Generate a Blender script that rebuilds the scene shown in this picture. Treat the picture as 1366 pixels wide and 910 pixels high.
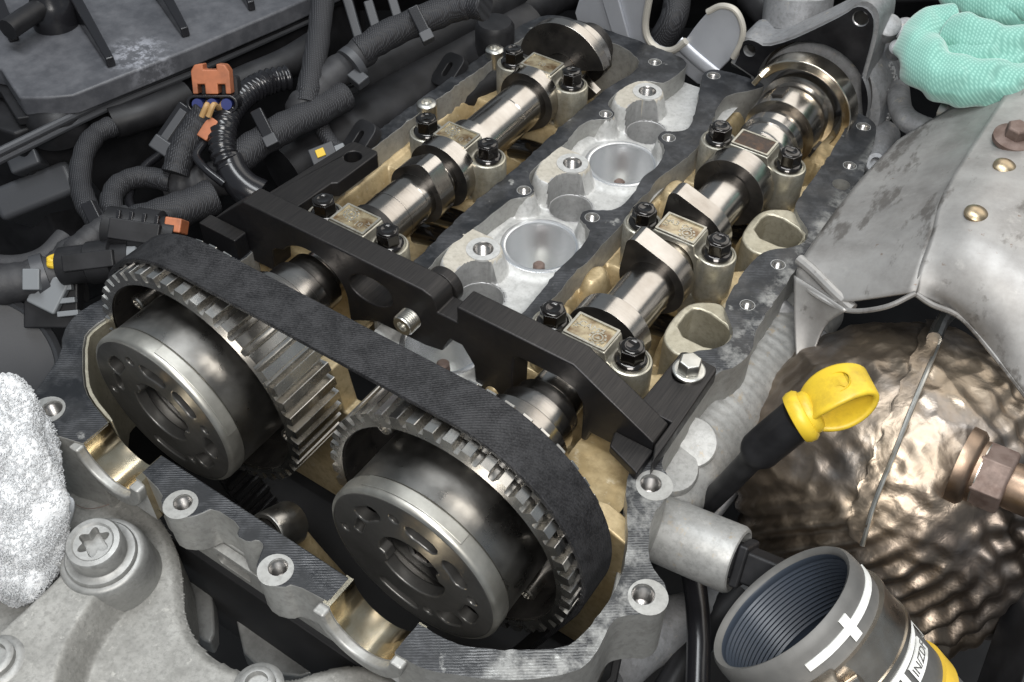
import bpy, bmesh, math, random
import numpy as np
from mathutils import Vector, Matrix, geometry
random.seed(7); rng = np.random.default_rng(7)
PI = math.pi
sc = bpy.context.scene
for o in list(bpy.data.objects): bpy.data.objects.remove(o)
col = sc.collection
S = 0.001                                   # all modelling numbers are millimetres

# ------------------------------------------------------------------ camera
CAM = np.array([274.874, -278.110, 340.458]); FPX = 1397.2
ROT = np.array([[0.8291494, 0.5589869, 0.0067054], [0.4110734, -0.6015317, -0.6849659], [-0.3788534, 0.5706954, -0.7285443]])
cd = bpy.data.cameras.new('camera'); cam = bpy.data.objects.new('camera', cd); col.objects.link(cam)
cd.sensor_width = 36; cd.lens = 36 * FPX / 1366; cd.clip_start = 0.02; cd.clip_end = 50
cam.matrix_world = Matrix(((ROT[0][0], -ROT[1][0], -ROT[2][0], CAM[0] * S), (ROT[0][1], -ROT[1][1], -ROT[2][1], CAM[1] * S),
                           (ROT[0][2], -ROT[1][2], -ROT[2][2], CAM[2] * S), (0, 0, 0, 1)))
sc.camera = cam
# ------------------------------------------------------------------ light: a dark workshop with LED lamps and an added panel
w = bpy.data.worlds.new('World'); sc.world = w; w.use_nodes = True
w.node_tree.nodes['Background'].inputs[0].default_value = (0.80, 0.90, 1.0, 1); w.node_tree.nodes['Background'].inputs[1].default_value = 0.27
def lamp(name, loc, target, sx, sy, power, colr):
    l = bpy.data.lights.new(name, 'AREA'); l.shape = 'RECTANGLE'; l.size = sx; l.size_y = sy; l.energy = power; l.color = colr
    o = bpy.data.objects.new(name, l); col.objects.link(o); o.location = [c * S for c in loc]
    o.rotation_euler = (Vector(target) - Vector(loc)).to_track_quat('-Z', 'Y').to_euler(); return o
lamp('rear_light_panel', (340, 800, 800), (100, 30, 0), 1.3, .62, 5.0, (1, .95, .88))  # broad panel added behind the engine for stripe highlights on the shafts
lamp('ceiling_lamp', (60, -60, 1450), (80, 20, 0), 1.2, .35, 18, (.95, .98, 1))
lamp('hand_lamp', (380, -420, 560), (110, -20, 0), .36, .26, 5.2, (1, .97, .93))
sc.view_settings.view_transform = 'Standard'; sc.view_settings.look = 'None'; sc.view_settings.exposure = 0; sc.view_settings.gamma = 1
sc.render.engine = 'CYCLES'

# ------------------------------------------------------------------ helpers
def at(px, py, z=None, y=None, x=None):
    """point of a level (or upright) plane of the engine that the photograph shows at a pixel"""
    d = ROT.T @ np.array([(px - 683) / FPX, (py - 455) / FPX, 1.])
    t = (z - CAM[2]) / d[2] if z is not None else ((y - CAM[1]) / d[1] if y is not None else (x - CAM[0]) / d[0])
    p = CAM + t * d
    return (float(p[0]), float(p[1]), float(p[2]))
def atl(L, **k): return [at(q[0], q[1], **k) for q in L]
def atz(L): return [at(a, b, z=c) for a, b, c in L]
def xy(L): return [(p[0], p[1]) for p in L]
def xz(L): return [(p[0], p[2]) for p in L]
def circ(cx, cy, r, n=24, a0=0): return [(cx + r * math.cos(a0 + 2 * PI * i / n), cy + r * math.sin(a0 + 2 * PI * i / n)) for i in range(n)]
def rrect(x0, x1, y0, y1, r, n=5):
    out = []
    for cx, cy, a in ((x1 - r, y1 - r, 0), (x0 + r, y1 - r, 90), (x0 + r, y0 + r, 180), (x1 - r, y0 + r, 270)):
        for i in range(n + 1):
            t = math.radians(a + 90 * i / n); out.append((cx + r * math.cos(t), cy + r * math.sin(t)))
    return out
def ragged(pts, step=2.6, amp=.4, seed=3):
    r = np.random.default_rng(seed); out = []; n = len(pts)
    for i in range(n):
        a, b = np.array(pts[i], float), np.array(pts[(i + 1) % n], float); d = b - a; L = np.linalg.norm(d); k = max(1, int(L / step)); nn = np.array([-d[1], d[0]]) / (L + 1e-9)
        for j in range(k): out.append(tuple(a + d * j / k + nn * r.normal() * amp * (1 if j else .4)))
    return out
def smooth2(pts, it=2, closed=True):
    """corner cutting (Chaikin)"""
    for _ in range(it):
        out = []; n = len(pts)
        for i in range(n if closed else n - 1):
            a, b = pts[i], pts[(i + 1) % n]
            out += [tuple(.75 * p + .25 * q for p, q in zip(a, b)), tuple(.25 * p + .75 * q for p, q in zip(a, b))]
        pts = out if closed else [pts[0]] + out + [pts[-1]]
    return pts
def spline(pts, n=8):
    P = [np.array(p, float) for p in pts]; P = [2 * P[0] - P[1]] + P + [2 * P[-1] - P[-2]]; out = []
    for i in range(1, len(P) - 2):
        for k in range(n):
            t = k / n; a, b, c, d = P[i - 1:i + 3]
            out.append(.5 * (2 * b + (c - a) * t + (2 * a - 5 * b + 4 * c - d) * t * t + (3 * b - a - 3 * c + d) * t ** 3))
    out.append(P[-2]); return out
def frame_of(ax):
    ax = Vector(ax).normalized(); u = ax.orthogonal().normalized(); v = ax.cross(u); return u, v, ax
def inside(L, p):
    c = False; j = len(L) - 1
    for i in range(len(L)):
        if (L[i][1] > p[1]) != (L[j][1] > p[1]) and p[0] < (L[j][0] - L[i][0]) * (p[1] - L[i][1]) / (L[j][1] - L[i][1]) + L[i][0]: c = not c
        j = i
    return c
class MB:
    def __init__(s): s.v = []; s.f = []; s.m = []
    def add(s, vs, fs, mi=0):
        o = len(s.v); s.v += [tuple(map(float, p)) for p in vs]; s.f += [[i + o for i in f] for f in fs]; s.m += [mi] * len(fs); return s
    def box(s, x0, x1, y0, y1, z0, z1, mi=0):
        return s.add([(x, y, z) for z in (z0, z1) for y in (y0, y1) for x in (x0, x1)],
                     [(0, 2, 3, 1), (4, 5, 7, 6), (0, 1, 5, 4), (2, 6, 7, 3), (0, 4, 6, 2), (1, 3, 7, 5)], mi)
    def obox(s, c, ux, uy, hx, hy, hz, mi=0):
        """box round c with half sizes along ux, uy and their cross product"""
        ux = Vector(ux).normalized(); uy = Vector(uy); uy = (uy - ux * uy.dot(ux)).normalized(); uz = ux.cross(uy); c = Vector(c)
        return s.add([c + ux * hx * a + uy * hy * b + uz * hz * d for d in (-1, 1) for b in (-1, 1) for a in (-1, 1)],
                     [(0, 2, 3, 1), (4, 5, 7, 6), (0, 1, 5, 4), (2, 6, 7, 3), (0, 4, 6, 2), (1, 3, 7, 5)], mi)
    def lathe(s, prof, o, ax, n=40, mi=0, cap=True, jit=None):
        """prof: (radius, height) pairs along ax from o; mi may be a list, one entry per band"""
        u, v, a = frame_of(ax); o = Vector(o); vs = []; fs = []; k = len(prof)
        for j, (r, h) in enumerate(prof):
            for i in range(n):
                t = 2 * PI * i / n; rr = r if jit is None else r * jit(t, j)
                vs.append(o + a * h + (u * math.cos(t) + v * math.sin(t)) * rr)
        base = len(s.v); s.v += [tuple(p) for p in vs]
        for j in range(k - 1):
            for i in range(n):
                i2 = (i + 1) % n; s.f.append([base + j * n + i, base + j * n + i2, base + (j + 1) * n + i2, base + (j + 1) * n + i]); s.m.append(mi[j] if isinstance(mi, list) else mi)
        if cap:
            m0 = mi[0] if isinstance(mi, list) else mi; m1 = mi[-1] if isinstance(mi, list) else mi
            if prof[0][0] > 1e-6: s.f.append([base + i for i in range(n)][::-1]); s.m.append(m0)
            if prof[-1][0] > 1e-6: s.f.append([base + (k - 1) * n + i for i in range(n)]); s.m.append(m1)
        return s
    def cyl(s, p0, p1, r, r1=None, n=28, mi=0):
        d = Vector(p1) - Vector(p0); return s.lathe([(r, 0), (r if r1 is None else r1, d.length)], p0, d, n, mi)
    def prism(s, pts, d0, d1, plane='z', holes=(), mi=0, mside=None, mbot=None):
        """polygon with holes in a plane, extruded from d0 to d1 along the third axis"""
        loops = [list(pts)] + [list(h) for h in holes]; P = []; E = []
        for L in loops:
            b = len(P); P += [Vector((p[0], p[1])) for p in L]; E += [(b + i, b + (i + 1) % len(L)) for i in range(len(L))]
        vo, eo, fo, _, _, _ = geometry.delaunay_2d_cdt(P, E, [], 0 if holes else 1, 1e-5)
        if holes:
            fo = [f for f in fo if sum(inside(L, [sum(vo[i][k] for i in f) / len(f) for k in (0, 1)]) for L in loops) == 1]
        def put(p, d): return (p[0], p[1], d) if plane == 'z' else ((p[0], d, p[1]) if plane == 'y' else (d, p[0], p[1]))
        n = len(vo); flip = plane == 'y'
        def ar(f):
            return sum(vo[f[i]][0] * vo[f[(i + 1) % len(f)]][1] - vo[f[(i + 1) % len(f)]][0] * vo[f[i]][1] for i in range(len(f)))
        faces = [list(f) if ar(f) > 0 else list(f)[::-1] for f in fo]
        cnt = {}
        for f in faces:
            for i in range(len(f)):
                cnt[(f[i], f[(i + 1) % len(f)])] = 1
        side = [e for e in cnt if (e[1], e[0]) not in cnt]
        vs = [put(p, d0) for p in vo] + [put(p, d1) for p in vo]
        top = [[i + n for i in f] for f in faces]; bot = [f[::-1] for f in faces]; sd = [[a, b, b + n, a + n] for a, b in side]
        if (d1 < d0) != flip: top = [f[::-1] for f in top]; bot = [f[::-1] for f in bot]; sd = [f[::-1] for f in sd]
        o = len(s.v); s.v += [tuple(map(float, p)) for p in vs]
        for L, m in ((top, mi), (bot, mi if mbot is None else mbot), (sd, mi if mside is None else mside)):
            s.f += [[i + o for i in f] for f in L]; s.m += [m] * len(L)
        return s
    def sweep(s, pts, r, n=12, mi=0, sub=6, flat=1.0, up=None, cap=True):
        """round (or flattened) tube along a smooth line; r a number or a function of 0..1"""
        P = spline(pts, sub) if sub else [np.array(p, float) for p in pts]; k = len(P); vs = []
        T = [Vector(P[min(i + 1, k - 1)] - P[max(i - 1, 0)]).normalized() for i in range(k)]
        u = (Vector(up) if up else T[0].orthogonal()); u = (u - T[0] * u.dot(T[0])).normalized()
        for i in range(k):
            u = (u - T[i] * u.dot(T[i])).normalized(); v = T[i].cross(u); rr = r(i / (k - 1)) if callable(r) else r
            for j in range(n):
                t = 2 * PI * j / n; vs.append(Vector(P[i]) + u * (math.cos(t) * rr) + v * (math.sin(t) * rr * flat))
        fs = [[i * n + j, i * n + (j + 1) % n, (i + 1) * n + (j + 1) % n, (i + 1) * n + j] for i in range(k - 1) for j in range(n)]
        if cap: fs += [list(range(n))[::-1], [(k - 1) * n + j for j in range(n)]]
        return s.add(vs, fs, mi)
    def grid(s, A, mi=0, flip=False):
        """A: array nu x nv x 3"""
        nu, nv = A.shape[:2]; o = len(s.v); s.v += [tuple(p) for p in A.reshape(-1, 3).tolist()]
        i, j = np.meshgrid(np.arange(nu - 1), np.arange(nv - 1), indexing='ij'); a = (i * nv + j).ravel() + o
        F = np.stack([a, a + nv, a + nv + 1, a + 1], 1)
        if flip: F = F[:, ::-1]
        s.f += F.tolist(); s.m += [mi] * len(F); return s
    def move(s, M):
        s.v = [tuple(M @ Vector(p)) for p in s.v]; return s
    def mesh(s, name, mats, ang=35, smooth=True):
        me = bpy.data.meshes.new(name); me.from_pydata([(p[0] * S, p[1] * S, p[2] * S) for p in s.v], [], s.f)
        for m in (mats if isinstance(mats, (list, tuple)) else [mats]): me.materials.append(MAT[m])
        me.polygons.foreach_set('material_index', s.m); me.polygons.foreach_set('use_smooth', [smooth] * len(s.f))
        if ang and smooth: me.set_sharp_from_angle(angle=math.radians(ang))
        me.update(); return me
    def build(s, name, mats, parent=None, bev=0, seg=2, ang=35, **tags):
        me = s.mesh(name, mats, 0 if bev else ang)
        o = bpy.data.objects.new(name, me); col.objects.link(o)
        if bev:
            b = o.modifiers.new('bevel', 'BEVEL'); b.width = bev * S; b.segments = seg; b.limit_method = 'ANGLE'; b.angle_limit = math.radians(38); b.harden_normals = True
        if parent: own(o, parent)
        tag(o, **tags); return o
def tag(o, label=None, cat=None, group=None, kind=None):
    if label: o['label'] = label
    if cat: o['category'] = cat
    if group: o['group'] = group
    if kind: o['kind'] = kind
    return o
LOC = {}
def own(o, parent):
    """parent without moving the part"""
    o.parent = parent
    p = parent; M = Matrix.Identity(4)
    while p: M = Matrix.LocRotScale(p.location, p.rotation_euler, p.scale) @ M; p = p.parent
    off = M.to_translation()
    o.location = Vector(o.location) - off
def thing(name, label, cat, loc=(0, 0, 0), group=None):
    o = bpy.data.objects.new(name, None); col.objects.link(o); o.location = [c * S for c in loc]; o.empty_display_size = .01
    return tag(o, label, cat, group)
def copy_tree(o, parent=None, delta=(0, 0, 0)):
    c = o.copy(); col.objects.link(c); c.parent = parent
    if parent is None: c.location = o.location + Vector(delta) * S
    for ch in o.children: copy_tree(ch, c)
    return c
def text(name, body, size, M, mat, parent, depth=.3, align='CENTER'):
    cu = bpy.data.curves.new(name, 'FONT'); cu.body = body; cu.size = size * S; cu.extrude = depth * S; cu.align_x = align; cu.align_y = 'CENTER'; cu.resolution_u = 2
    t = bpy.data.objects.new(name, cu); col.objects.link(t); bpy.context.view_layer.update()
    me = bpy.data.meshes.new_from_object(t.evaluated_get(bpy.context.evaluated_depsgraph_get())); bpy.data.objects.remove(t); bpy.data.curves.remove(cu)
    me.materials.clear(); me.materials.append(MAT[mat]); me.name = name
    M2 = M.copy(); M2.translation = M.translation * S; me.transform(M2)
    o = bpy.data.objects.new(name, me); col.objects.link(o); own(o, parent); return o
def basis(o, ux, uy):
    ux = Vector(ux).normalized(); uy = Vector(uy); uy = (uy - ux * uy.dot(ux)).normalized(); uz = ux.cross(uy); M = Matrix.Identity(4)
    for i in range(3): M[i][0] = ux[i]; M[i][1] = uy[i]; M[i][2] = uz[i]; M[i][3] = o[i]
    return M
def fnoise(X, Y, seed=0, f=1.0, octv=3):
    r = np.random.default_rng(seed); out = np.zeros_like(X)
    for k in range(octv):
        for _ in range(5):
            a = r.uniform(0, 2 * PI); ff = f * 2 ** k * r.uniform(.6, 1.4); out += np.sin((X * math.cos(a) + Y * math.sin(a)) * ff + r.uniform(0, 6.3)) / (2 ** k) / 5
    return out
def sstep(x, a, b): t = np.clip((x - a) / (b - a), 0, 1); return t * t * (3 - 2 * t)

# ------------------------------------------------------------------ materials
MAT = {}
class NT:
    def __init__(s, name):
        m = bpy.data.materials.new(name); m.use_nodes = True; s.t = m.node_tree; s.b = s.t.nodes['Principled BSDF']; MAT[name] = m
        s.tc = s.t.nodes.new('ShaderNodeTexCoord'); s.co = s.tc.outputs['Object']
    def n(s, ty, **k):
        x = s.t.nodes.new(ty)
        for a, b in k.items(): setattr(x, a, b)
        return x
    def l(s, a, b): s.t.links.new(a, b)
    def mapped(s, scale=(1, 1, 1), rot=(0, 0, 0)):
        m = s.n('ShaderNodeMapping'); m.inputs['Scale'].default_value = scale; m.inputs['Rotation'].default_value = rot; s.l(s.co, m.inputs[0]); return m.outputs[0]
    def noise(s, scale, detail=4, rough=.55, co=None, dist=0):
        x = s.n('ShaderNodeTexNoise'); x.inputs['Scale'].default_value = scale; x.inputs['Detail'].default_value = detail; x.inputs['Roughness'].default_value = rough
        x.inputs['Distortion'].default_value = dist; s.l(co or s.co, x.inputs['Vector']); return x.outputs['Fac']
    def wave(s, scale, co=None, dist=0, direction='X', detail=2):
        x = s.n('ShaderNodeTexWave', bands_direction=direction); x.inputs['Scale'].default_value = scale; x.inputs['Distortion'].default_value = dist; x.inputs['Detail'].default_value = detail
        s.l(co or s.co, x.inputs['Vector']); return x.outputs['Fac']
    def voro(s, scale, co=None, feature='F1'):
        x = s.n('ShaderNodeTexVoronoi', feature=feature); x.inputs['Scale'].default_value = scale; s.l(co or s.co, x.inputs['Vector']); return x.outputs['Distance']
    def ramp(s, fac, *st):
        r = s.n('ShaderNodeValToRGB'); e = r.color_ramp.elements
        while len(e) < len(st): e.new(.5)
        for q, (p, c) in zip(e, st): q.position = p; q.color = (c, c, c, 1) if isinstance(c, (int, float)) else (*c, 1)
        s.l(fac, r.inputs[0]); return r.outputs[0]
    def mix(s, fac, a, b, mode='MIX'):
        x = s.n('ShaderNodeMix', data_type='RGBA', blend_type=mode)
        for q, v in ((0, fac), (6, a), (7, b)):
            if isinstance(v, (int, float)): x.inputs[q].default_value = v if q == 0 else (v, v, v, 1)
            elif isinstance(v, tuple): x.inputs[q].default_value = (*v, 1)
            else: s.l(v, x.inputs[q])
        return x.outputs[2]
    def math(s, op, a, b=0.0):
        x = s.n('ShaderNodeMath', operation=op)
        for q, v in ((0, a), (1, b)):
            if isinstance(v, (int, float)): x.inputs[q].default_value = v
            else: s.l(v, x.inputs[q])
        return x.outputs[0]
    def set(s, **k):
        names = dict(col='Base Color', rough='Roughness', metal='Metallic', coat='Coat Weight', coatr='Coat Roughness', spec='Specular IOR Level', sheen='Sheen Weight', aniso='Anisotropic')
        for a, v in k.items():
            i = s.b.inputs[names[a]]
            if isinstance(v, (int, float)): i.default_value = v
            elif isinstance(v, tuple): i.default_value = (*v, 1)
            else: s.l(v, i)
        return s
    def bump(s, h, strength=.3, dist=.2):
        x = s.n('ShaderNodeBump'); x.inputs['Strength'].default_value = strength; x.inputs['Distance'].default_value = dist * S; s.l(h, x.inputs['Height'])
        prev = s.b.inputs['Normal'].links
        if prev: s.l(prev[0].from_socket, x.inputs['Normal'])
        s.l(x.outputs[0], s.b.inputs['Normal']); return s
    def normz(s, lo=.7, hi=.9):
        g = s.n('ShaderNodeNewGeometry'); x = s.n('ShaderNodeSeparateXYZ'); s.l(g.outputs['True Normal'], x.inputs[0]); return s.ramp(x.outputs[2], (lo, 0.), (hi, 1.))

def metal(name, c, r, dirt=None, da=.5, scale=60, r2=None, metalness=1., bump=0, bs=900, bd=.05):
    m = NT(name); nz = m.noise(scale, 6, .62)
    cc = m.mix(m.ramp(nz, (.42, 0.), (.70, 1.)), c, dirt if dirt else tuple(x * .75 for x in c)) if da else c
    m.set(col=cc, metal=metalness, rough=m.ramp(m.noise(scale * 2.3, 5), (.3, r), (.75, r2 if r2 else r * 1.45)))
    if bump: m.bump(m.noise(bs, 3), bump, bd)
    return m
# polished shaft steel with grinding lines round the axis (the axis is y)
m = NT('steel_ground'); ln = m.noise(1.0, 5, .7, co=m.mapped((15, 2600, 15))); m.set(col=m.mix(m.ramp(m.noise(45, 4), (.35, 0.), (.75, 1.)), (.50, .475, .445), (.34, .31, .275)), metal=1., rough=m.ramp(ln, (.3, .13), (.75, .30))); m.bump(ln, .10, .04)
metal('steel_bright', (.70, .66, .58), .17, (.5, .43, .33), 1, 70)
m = NT('steel_dark'); m.set(col=m.mix(m.ramp(m.noise(70, 5), (.35, 0.), (.7, 1.)), (.020, .019, .019), (.065, .060, .055)), metal=.6, rough=m.ramp(m.noise(120, 4), (.3, .25), (.7, .45)))
m = NT('text_pale'); m.set(col=(.60, .60, .60), metal=.3, rough=.4)
m = NT('sprocket_steel'); m.set(col=m.mix(m.ramp(m.noise(90, 5), (.4, 0.), (.75, 1.)), (.62, .60, .56), (.52, .50, .47)), metal=1., rough=m.ramp(m.noise(120, 3), (.3, .20), (.7, .32)))
m = NT('phaser_steel'); ln = m.noise(1, 4, .6, co=m.mapped((20, 1500, 20))); m.set(col=m.mix(m.ramp(m.noise(28, 6, .65), (.35, 0.), (.68, 1.)), (.44, .425, .40), (.24, .23, .215)), metal=1., rough=m.ramp(m.noise(60, 5), (.3, .24), (.75, .46))); m.bump(ln, .06, .03)
m = NT('phaser_plate'); m.set(col=m.mix(m.ramp(m.noise(40, 6, .65), (.35, 0.), (.7, 1.)), (.17, .166, .158), (.085, .083, .079)), metal=.75, rough=m.ramp(m.noise(80, 5), (.3, .28), (.75, .48))); m.bump(m.noise(500, 3), .12, .08)
m = NT('phaser_rim'); m.set(col=m.mix(m.ramp(m.noise(55, 6, .65), (.35, 0.), (.7, 1.)), (.48, .47, .43), (.30, .29, .26)), metal=.9, rough=m.ramp(m.noise(80, 5), (.3, .34), (.75, .55))); m.bump(m.noise(700, 3), .12, .06)
def alu(name, c, c2, r, metalness=.75, scale=35, bump=.25, bs=420, bd=.25, spot=None):
    m = NT(name); k = m.mix(m.ramp(m.noise(scale, 7, .65), (.36, 0.), (.66, 1.)), c, c2)
    k = m.mix(m.ramp(m.noise(scale * 9, 4, .7), (.46, 0.), (.66, .55)), k, tuple(x * .72 for x in c2)); k = m.mix(m.ramp(m.noise(scale * 5 + 31, 5, .7), (.56, 0.), (.72, .45)), k, tuple(min(1, x * 1.18) for x in c))
    if spot: k = m.mix(m.ramp(m.noise(scale * 4.1, 6, .7), (.60, 0.), (.70, .8)), k, spot)
    m.set(col=k, metal=metalness, rough=m.ramp(m.noise(scale * 3, 5), (.3, r), (.75, r + .16))); m.bump(m.noise(bs, 4), bump, bd); return m
alu('alu_cast', (.40, .40, .385), (.30, .296, .28), .42, .5)
alu('alu_clean', (.56, .56, .55), (.45, .45, .435), .42, .35, 45, .25, 500, .2)
alu('bore_dull', (.46, .46, .46), (.38, .38, .375), .42, .6, 40, .08, 700, .08)
alu('alu_tan', (.50, .47, .41), (.40, .37, .31), .5, .2, 45, .25, 500, .2)
alu('alu_varnish', (.56, .455, .28), (.38, .28, .14), .34, .4, 26, .18, 300, .25, spot=(.62, .56, .43))
alu('alu_window', (.50, .47, .38), (.36, .33, .25), .38, .65, 40, .2)
alu('cap_metal', (.55, .53, .47), (.40, .375, .30), .30, .8, 60, .18, 600, .1)
alu('mount_cast', (.35, .345, .325), (.23, .227, .212), .52, .3, 55, .6, 220, .6, spot=(.45, .44, .41))
alu('mount_smooth', (.34, .34, .33), (.26, .26, .25), .40, .45, 35, .15, 400, .2)
alu('pipe_cast', (.37, .37, .36), (.26, .26, .25), .42, .35, 40, .25, 300, .35, spot=(.34, .28, .2))
alu('pump_cast', (.33, .335, .345), (.23, .23, .235), .45, .45, 40, .25, 350, .3, spot=(.45, .41, .34))
m = metal('saddle', (.74, .66, .50), .14, (.42, .28, .12), 1, 30)
m = NT('machined_bore'); m.set(col=(.78, .79, .80), metal=.9, rough=.27)
m = NT('thread'); m.set(col=(.42, .41, .40), metal=1., rough=.32)
# sealing face: black sealant film smeared over machined aluminium, with scraped lines
m = NT('sealant'); sc_ = m.math('ADD', m.math('MULTIPLY', m.wave(290, m.mapped((1, 1, 0), (0, 0, .95)), 2.5, detail=5), m.ramp(m.noise(60, 4), (.40, .0), (.62, .34))), m.math('MULTIPLY', m.noise(210, 6, .72), .78)); pt = m.noise(38, 6, .65)
film = m.mix(m.ramp(sc_, (.42, 0.), (.95, 1.)), (.010, .011, .013), (.085, .088, .096))
bare = m.ramp(pt, (.63, 0.), (.70, 1.))
wet = m.ramp(m.noise(55, 3), (.42, .30), (.6, .62))
sx = m.n('ShaderNodeSeparateXYZ'); m.l(m.co, sx.inputs[0]); zone2 = m.math('MULTIPLY', m.ramp(sx.outputs[0], (.1755, 0.), (.180, 1.)), m.ramp(m.noise(75, 5, .7), (.46, 0.), (.62, .62)))
zone = m.math('MULTIPLY', m.ramp(sx.outputs[0], (.16, 0.), (.19, 1.)), m.ramp(m.math('ADD', sx.outputs[1], .2), (.10, 1.), (.17, 0.)))
bare = m.math('MAXIMUM', bare, zone2); bare = m.math('MAXIMUM', bare, m.math('MULTIPLY', zone, m.ramp(sc_, (.40, .03), (.80, .42))))
k = m.mix(bare, film, (.40, .40, .385)); m.set(col=k, metal=m.math('MULTIPLY', bare, .8), rough=wet); m.bump(sc_, .45, .3); m.bump(m.noise(200, 3), .25, .5)
m = NT('seal_face'); m.set(col=m.mix(m.ramp(m.noise(60, 5), (.4, 0.), (.72, 1.)), (.004, .004, .005), (.018, .018, .020)), rough=m.ramp(m.noise(50, 3), (.35, .4), (.65, .7)), spec=.15); m.bump(m.noise(200, 3), .25, .3)
# tool steel, black oxide
m = NT('tool_black'); m.set(col=m.mix(m.ramp(m.noise(26, 6, .6), (.45, 0.), (.75, 1.)), (.013, .013, .015), (.030, .027, .026)), metal=.45, rough=m.ramp(m.noise(220, 4), (.3, .36), (.7, .55))); m.bump(m.noise(1500, 2), .15, .05)
m = NT('tool_edge'); ln = m.noise(1, 4, .6, co=m.mapped((2200, 60, 60), (0, 0, .12))); m.set(col=m.mix(m.ramp(ln, (.35, 0.), (.75, 1.)), (.022, .021, .021), (.046, .042, .040)), metal=.65, rough=.42); m.bump(ln, .12, .05)
m = NT('bolt_oiled'); m.set(col=(.022, .019, .017), metal=.75, rough=.17, coat=.8, coatr=.05)
m = NT('oil'); m.set(col=m.mix(m.ramp(m.noise(220, 3), (.45, 0.), (.7, 1.)), (.020, .008, .003), (.07, .03, .01)), rough=.22, spec=.3)
m = NT('oil_film'); m.set(col=m.mix(m.ramp(m.noise(160, 4), (.4, 0.), (.65, 1.)), (.40, .34, .22), (.13, .075, .03)), metal=.5, rough=.2, coat=.4)
metal('zinc', (.62, .61, .57), .3, (.45, .44, .40), 1, 90)
# rubber belt, woven back
m = NT('belt_back'); wv = m.math('MULTIPLY', m.math('ADD', m.math('MULTIPLY', m.noise(1500, 2, .6), .8), m.math('MULTIPLY', m.noise(120, 5, .7), .9)), 1.0); m.set(col=m.mix(m.ramp(wv, (.70, 0.), (1.15, 1.)), (.005, .005, .006), (.026, .026, .028)), rough=.6, spec=.3); m.bump(wv, .8, .35); m.bump(m.wave(330, m.mapped((1, 1, 1), (0, .5, .75)), .6), .5, .25)
m = NT('rubber_pocket_black'); m.set(col=(.010, .010, .011), rough=.36)  # belt teeth, and the rotor that shades the phaser pockets
m = NT('plastic_black'); m.set(col=m.mix(m.ramp(m.noise(60, 5), (.4, 0.), (.7, 1.)), (.009, .009, .010), (.020, .020, .022)), rough=m.ramp(m.noise(40, 4), (.3, .38), (.7, .58)), spec=.32); m.bump(m.noise(1800, 2), .25, .05)
m = NT('plastic_gloss'); m.set(col=(.012, .012, .014), rough=.22)
m = NT('airbox_plastic'); pw = m.ramp(m.noise(42, 6, .7), (.62, 0.), (.70, .0))
dist_ = m.n('ShaderNodeVectorMath', operation='DISTANCE'); m.l(m.mapped((1, 1, 0)), dist_.inputs[0]); dist_.inputs[1].default_value = (at(184, 72, z=20)[0] * S, at(184, 72, z=20)[1] * S, 0)
mask_ = m.math('MULTIPLY', m.ramp(dist_.outputs['Value'], (.004, 1.), (.022, 0.)), m.ramp(m.noise(150, 6, .75), (.47, 0.), (.60, 1.)))
m.set(col=m.mix(mask_, m.mix(m.ramp(m.noise(70, 6, .7), (.4, 0.), (.7, 1.)), (.060, .062, .070), (.11, .112, .122)), (.36, .37, .41)), rough=.48); m.bump(m.noise(1500, 2), .3, .08)
m = NT('dust_white'); m.set(col=m.mix(m.ramp(m.noise(400, 4), (.4, 0.), (.6, 1.)), (.34, .35, .39), (.18, .19, .21)), rough=.8)
m = NT('loom_tape'); wv = m.math('MULTIPLY', m.wave(330, m.mapped((1, 1, 1), (.3, .4, .9))), m.wave(330, m.mapped((1, 1, 1), (.2, -.4, -.8)))); m.set(col=m.mix(m.ramp(wv, (.15, 0.), (.8, 1.)), (.010, .010, .012), (.042, .044, .050)), rough=.62); m.bump(wv, .8, .3)
m = NT('loom_smooth'); m.set(col=m.mix(m.ramp(m.noise(50, 5), (.35, 0.), (.7, 1.)), (.016, .016, .018), (.040, .040, .043)), rough=.6); m.bump(m.noise(300, 4), .5, .5)
m = NT('orange_plastic'); m.set(col=m.mix(m.ramp(m.noise(120, 4), (.4, 0.), (.7, 1.)), (.40, .135, .06), (.24, .085, .04)), rough=.45)
m = NT('blue_seal'); m.set(col=(.02, .03, .13), rough=.4)
m = NT('tan_wire'); m.set(col=(.36, .22, .09), rough=.5)
m = NT('yellow_wire'); m.set(col=(.62, .42, .03), rough=.45)
m = NT('grey_plastic'); m.set(col=(.17, .18, .19), rough=.45)
m = NT('dip_yellow'); m.set(col=m.mix(m.ramp(m.noise(70, 6, .7), (.48, 0.), (.80, 1.)), (.66, .46, .03), (.36, .24, .025)), rough=.42); m.bump(m.noise(900, 3), .2, .06)
m = NT('hose_rubber'); m.set(col=m.mix(m.ramp(m.noise(40, 6, .65), (.35, 0.), (.7, 1.)), (.080, .079, .076), (.135, .132, .125)), rough=.55); m.bump(m.noise(900, 3), .2, .08)
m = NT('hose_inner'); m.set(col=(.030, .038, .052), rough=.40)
m = NT('paint_white'); m.set(col=m.mix(m.ramp(m.noise(130, 5), (.5, 0.), (.72, 1.)), (.78, .78, .75), (.5, .5, .47)), rough=.55)
m = NT('paint_yellow'); m.set(col=m.mix(m.ramp(m.noise(90, 5), (.5, 0.), (.8, 1.)), (.72, .47, .05), (.45, .30, .06)), rough=.5)
metal('clamp_steel', (.56, .52, .46), .24, (.38, .31, .24), 1, 40)
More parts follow.
